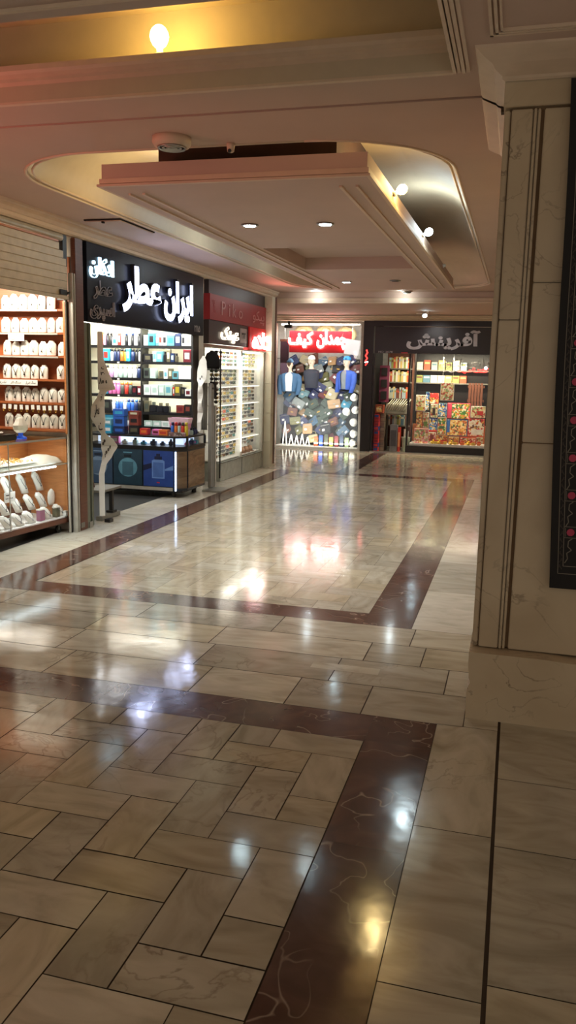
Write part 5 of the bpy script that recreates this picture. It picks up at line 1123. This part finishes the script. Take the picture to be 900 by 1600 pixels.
for k, (x, r_) in enumerate(((675, 0), (680, 1), (685, 0), (690, 2), (695, 1), (704, 0), (711, 1), (722, 2), (731, 0), (739, 1), (748, 2))):
    p = atY(x, 696, 16.84); o = thing('toy_duck' if r_ == 0 else 'toy_pack', f'{["yellow toy", "golden toy pack", "orange toy pack"][r_]} on the toy window ledge, {ORD[k]} from the left', 'toy', (p.x, 16.86, .2005), 0, 'small toys along the ledge')
    if r_ == 0: obj('body', MB().ball((0, 0, .028), .03, 10, 0, (1.3, 1, .9)), mat('toy_yellow', (240, 195, 40), .4), o, local=True); obj('head', MB().ball((.015, -.01, .068), .018, 8), mat('toy_yellow', (240, 195, 40), .4), o, local=True)
    else: obj('bag', MB().box(-.04, .04, -.02, .02, 0, .06), c3([(0, 0, 0), (226, 190, 80), (226, 120, 50)][r_]), o, .012, local=True); obj('header', MB().box(-.035, .035, -.003, .003, .0605, .08), c3(Rr), o, local=True)
# hanging card, wooden rack, window lettering
o = pxbox(687.5, 598, 708.5, 626, 16.85, .01, 3, W, 'cream hanging card with writing and a red pencil in the toy window', 'poster', 'hanging_card'); 
obj('strings', MB().tube([(-.1, 0, .36), (-.1, 0, 1.0)], .003, 4).tube([(.1, 0, .36), (.1, 0, 1.0)], .003, 4), 'bust', o, local=True)
wr = thing('wooden_rack', 'brown wooden rack of slats at the back right of the toy shop', 'rack', (-.7, 17.4, .2)); a = atY(731, 632, 17.4); b_ = atY(756, 599, 17.4)
for k in range(5): obj('slat', MB().box(a.x+(b_.x-a.x)*k/5, a.x+(b_.x-a.x)*(k+.8)/5, 17.40, 17.42, .57, b_.z), 'woodd', wr)
obj('crossbar', MB().box(a.x-.02, b_.x+.02, 17.421, 17.44, a.z+.05, a.z+.1).box(a.x-.02, b_.x+.02, 17.421, 17.44, b_.z-.1, b_.z-.05), 'woodd', wr)
t = thing('window_lettering', 'black outlined Persian words and red lit word on the toy shop glass', 'sign', (-1, YB-.02, 1.8))
letters('outline_letters', 'فکری', (-1.52, -1.06, 1.70, 1.90), 'y', YB-.012, 'jet', t, .006, outline=.016); letters('outline_letters', 'بازی', (-1.0, -.56, 1.72, 1.90), 'y', YB-.012, 'jet', t, .006, outline=.016)
letters('lit_red_letters', 'کتاب', (-1.16, -.56, 1.62, 1.73), 'y', YB-.02, 'neonr', t, .01, outline=.018, fat=.02); obj('white_lamp', MB().ball((-.62, YB-.05, 1.73), .03).ball((-1.2, YB-.05, 1.78), .014).ball((-1.0, YB-.05, 1.76), .014), 'neonw', t)
obj('grey_lettering', MB().tube([(-1.44, YB-.01, 1.64), (-1.36, YB-.01, 1.66), (-1.28, YB-.01, 1.63), (-1.2, YB-.01, 1.66), (-1.12, YB-.01, 1.64)], .012), 'unlit', t)
# shelves with books
def bookcase(x0, x1, zs, Y, name, lab, m='woodd'):
    o = thing(name, lab, 'bookcase', ((x0+x1)/2, Y+.12, 0)); obj('back', MB().box(x0, x1, Y+.22, Y+.24, .05, zs[-1]+.35), m, o)
    for x in (x0-.02, x1): obj('side', MB().box(x, x+.02, Y, Y+.24, .001, zs[-1]+.35), m, o)
    for z in zs: obj('shelf', MB().box(x0, x1, Y, Y+.218, z-.025, z), 'grey', o)
    return o
zs_ = [.52, 1.08, 1.42, 1.70]
bookcase(-2.62, -2.12, zs_, 17.3, 'bookcase', 'bookcase with rows of books inside the toy shop doorway'); bookcase(-2.06, .1, [1.42, 1.68], 17.55, 'bookcase', 'dark bookcase behind the game boxes of the toy shop', 'blackwall')
BKC = [(230, 225, 205), (190, 200, 180), (200, 90, 60), (150, 160, 90), (240, 236, 220), (90, 130, 150), (220, 190, 120), (120, 70, 60), (170, 190, 200)]
BN = ['cream', 'sage', 'red orange', 'olive', 'white', 'blue grey', 'sand', 'brown', 'pale blue']
rnd = random.Random(21); bproto = {}
for si_, z in enumerate(zs_):
    x = -2.61; k = 0
    while x < -2.17 and k < 14:
        ci = rnd.randrange(9); w = rnd.uniform(.022, .045); h = rnd.uniform(.19, .24)
        lab = f'{BN[ci]} book, {["lowest", "second", "third", "top"][si_]} shelf of doorway bookcase, {ORD[k]} from left'
        if ci not in bproto:
            o = thing('book', lab, 'book', (x+w/2, 17.40, z+.0005), 0, 'books in the doorway bookcase'); bproto[ci] = o
            obj('cover', MB().box(-.5, -.44, -.085, .085, 0, 1).box(.44, .5, -.085, .085, 0, 1).box(-.5, .5, -.09, -.085, 0, 1), c3(BKC[ci]), o, local=True); obj('pages', MB().box(-.43, .43, -.084, .08, .01, .98), 'print_white', o, local=True); obj('title_band', MB().box(-.4, .4, -.092, -.0902, .6, .8), c3(BKC[(ci+4) % 9]), o, local=True); o.scale = (w, 1, h)
        else: dup(bproto[ci], (x+w/2, 17.40, z+.0005), None, lab, 'book', 'books in the doorway bookcase', (w, 1, h))
        x += w+.003; k += 1
for k in range(7):
    ci = [0, 2, 1, 6, 3, 0, 8][k]; x = -2.0+.15*k; w, h = (.13, .2) if k % 2 else (.12, .16)
    lab = f'{BN[ci]} upright box, upper back shelf behind the hanging card, {ORD[k]} from left'
    dup(bproto[ci], (x, 17.66, 1.6805), None, lab, 'box', 'boxes on the dark bookcase', (w, 1, h)); lab = f'{BN[(ci+3)%9]} long box, lower back shelf of the toy shop, {ORD[k]} from left'
    if (ci+3) % 9 in bproto: dup(bproto[(ci+3) % 9], (x, 17.66, 1.4205), None, lab, 'box', 'boxes on the dark bookcase', (w*1.1, 1, .15))
# sloping magazines
t = thing('magazine_rack', 'wire rack holding a fan of leaning magazines in the doorway', 'rack', (-2.3, 17.1, 0)); obj('tray', MB().prism([(16.99, .78), (17.25, .98), (17.26, .96), (17.0, .75)], -2.62, -2.14, 'x'), 'grey', t); obj('leg', MB().box(-2.6, -2.57, 17.2, 17.23, .001, .92), 'grey', t); obj('leg', MB().box(-2.2, -2.17, 17.2, 17.23, .001, .92), 'grey', t)
for k in range(9):
    x = -2.58+.047*k; o = thing('magazine', f'pale magazine in the slanted doorway rack, {ORD[k]} from the left', 'magazine', (x, 17.1, .89), 0, 'magazines in the slanted rack'); o.rotation_euler = (.65, .55, 0)
    obj('cover', MB().box(-.005, .005, -.10, .10, .0, .19), c3([(205, 200, 178), (180, 176, 150), (222, 218, 200)][k % 3]), o, local=True); obj('page_edges', MB().box(-.004, .004, -.103, -.1005, .004, .186), 'print_white', o, local=True)
# items at the left side of the doorway
def tower(x, y, w, d, n, h, cols, nm, lab0, cat, grp):
    for k in range(n):
        o = thing(nm, lab0 % ORD[k], cat, (x, y, .001+k*h), 0, grp); c = cols[k % len(cols)]
        obj('body', MB().box(-w/2, w/2, -d/2, d/2, 0, h-.002), c3(c), o, .003, local=True); obj('front_print', MB().box(-w*.4, w*.4, -d/2-.003, -d/2-.0003, h*.2, h*.8), c3(cols[(k+1) % len(cols)]), o, local=True)
tower(-2.745, 16.88, .10, .16, 9, .085, [(190, 50, 48), (50, 70, 140), (205, 60, 60), (150, 40, 60)], 'toy_box', 'red or blue toy box, slim stack by the door frame, %s from floor', 'toy box', 'slim stack of toy boxes')
tower(-2.64, 17.0, .10, .16, 8, .1, [(110, 100, 88), (130, 118, 100)], 'stationery_box', 'grey brown box, stack beside the red and blue stack, %s from floor', 'box', 'grey brown stack of boxes')
tower(-2.40, 16.98, .15, .14, 1, .55, [(118, 116, 120), (80, 78, 84)], 'tall_carton', 'tall grey carton standing %s in the toy shop doorway', 'carton', None)
tower(-2.29, 17.0, .05, .12, 1, .5, [(200, 60, 50), (230, 150, 100)], 'slim_carton', 'slim red carton standing %s beside the grey carton', 'carton', None)
t = thing('plastic_bin', 'pale green plastic bin on the floor of the toy shop doorway', 'bin', (-2.16, 17.05, .001)); obj('tub', MB().ell([(0, .07, .07), (.28, .09, .09), (.29, .098, .098), (.30, .098, .098)], n=18), mat('bin_green', (170, 190, 175), .4), t, local=True); obj('rolls', MB().cyl((-.03, 0, .301), .02, .16, 10).cyl((.03, .01, .301), .022, .12, 10), 'cloth', t, local=True)
t = thing('pink_shelf', 'pink wall rack with dark pockets at the left of the toy shop doorway', 'rack', (-2.68, 17.2, 1)); 
mb = MB().box(-2.78, -2.58, 17.2, 17.24, 1.0, 1.75)
obj('frame', mb, c3((130, 60, 85)), t)
for k in range(3): obj('pocket', MB().box(-2.74, -2.62, 17.17, 17.199, 1.06+.24*k, 1.22+.24*k), 'dark', t)
t = thing('orange_pack', 'dark orange boxed set on top of the red and blue stack', 'box', (-2.70, 16.9, .78)); obj('carton', MB().box(-.085, .085, -.08, .08, .0, .17), c3((150, 66, 40)), t, .004, local=True); obj('picture', MB().box(-.06, .06, -.083, -.0803, .03, .14), PR[4], t, local=True)
# ================================================================== LIGHT
point('near_tray_bulb', (-1.735, 3.86, 3.15), 9, (1, .76, .40), .04)
point('tray_warm_bulb', (-.85, 6.1, 2.94), 13, (1, .74, .34), .035); point('tray_cool_bulb', (-.85, 7.92, 2.94), 10, (.78, .95, 1), .035)
point('tray_warm_bulb_left', (-2.77, 6.3, 2.94), 10, (1, .76, .36), .035); point('tray_cool_bulb_left', (-2.77, 8.6, 2.94), 11, (.78, .95, 1), .035); point('tray_cool_far', (-2.77, 11.0, 2.94), 5, (.8, .95, 1), .035)
for x, y in ((-2.14, 6.5), (-1.53, 6.53), (-2.2, 10.66)): spot('downlight', (x, y, 2.715), (x, y, 0), 110, (.94, .98, 1), 1.9)
spot('spotlight_lamp', (-1.72, 15.5, 2.63), (-1.55, 16.6, 1.2), 40, (1, .98, .95), 1.9)
for x in (-3.3, -1.85): point('soffit_lamp', (x, 13.55, 2.84), 3, (.8, .95, 1), .03)
area('jewel_light', (-4.75, 6.45, 2.35), (1.2, .2), 30, (1, .9, .74), (-4.8, 7.1, 1.5)); area('jewel_case_light', tuple(inc(.2, .10, .655)), (1.2, .05), 4, (.85, .97, 1), tuple(inc(.3, .2, .2)))
area('jewel_case_top', tuple(inc(.4, .25, .91)), (.8, .3), 4, (1, .9, .75), tuple(inc(.4, .25, .0)))
area('perfume_light', (-4.95, 9.75, 2.18), (1.7, .15), 26, (1, .99, .92), (-4.9, 10.35, 1.2)); area('perfume_room', (-4.9, 8.6, 2.3), (1.2, 1.2), 26, (.95, .98, 1), (-4.9, 8.6, 0)); area('counter_band', (-4.6, 9.6, .742), (1.0, .08), 1.5, (.85, .93, 1), (-4.6, 9.62, .6))
for zz in zsp: area('shelf_strip', (-4.85, 10.21, zz+.17), (1.5, .02), 3.2, (1, .98, .88), (-4.85, 10.36, zz+.02))
area('glasses_light', (-4.085, 12.1, 1.8), (1.8, .06), 6, (1, 1, .95), (-4.3, 12.1, 1.0)); area('glasses_fill_low', (-4.065, 12.1, 1.05), (1.9, 1.4), 13, (1, 1, .93), (-4.4, 12.1, 1.05))  # the large low panel is added unseen fill, not a cabinet lamp
area('bag_light', (-4.0, YB+.1, 2.5), (1.6, .12), 22, (.97, 1, .98), (-4.0, 17.1, .8)); area('bag_light_low', (-4.0, YB+.03, .12), (1.6, .05), 6, (1, 1, .9), (-4.0, 17.1, .5)); area('bag_fill_front', (-4.0, YB+.02, 1.1), (1.7, 1.9), 20, (.96, 1, .97), (-4.0, 17.5, .9))  # the large front panel behind the glass is added, unseen fill for the heap
area('toy_light', (-1.3, YB+.15, 1.93), (1.4, .1), 55, (1, .88, .62), (-1.3, 17.1, .5)); area('toy_room', (-1.8, 17.1, 2.5), (1.6, .6), 6, (1, .92, .76), (-1.8, 17.2, 0))
spot('piko_glow', (-3.7, 12.6, 2.2), (-3.0, 12.2, 2.9), 22, (1, .2, .16), 1.9, .1)
spot('red_shop_glow', (-4.0, 3.0, 2.1), (-2.4, 5.6, 2.85), 68, (1, .2, .17), 1.5, .15)
w = bpy.data.worlds.new('world'); SC.world = w; w.use_nodes = True
w.node_tree.nodes['Background'].inputs[0].default_value = (1.0, .88, .74, 1); w.node_tree.nodes['Background'].inputs[1].default_value = .42
vs = SC.view_settings; vs.view_transform = 'Standard'; vs.look = 'None'; vs.exposure = 0.12; vs.gamma = 1; vs.use_curve_mapping = False
SC.cycles.max_bounces = 8; SC.cycles.sample_clamp_indirect = 4; SC.cycles.use_denoising = True
SC.cycles.transparent_max_bounces = 12
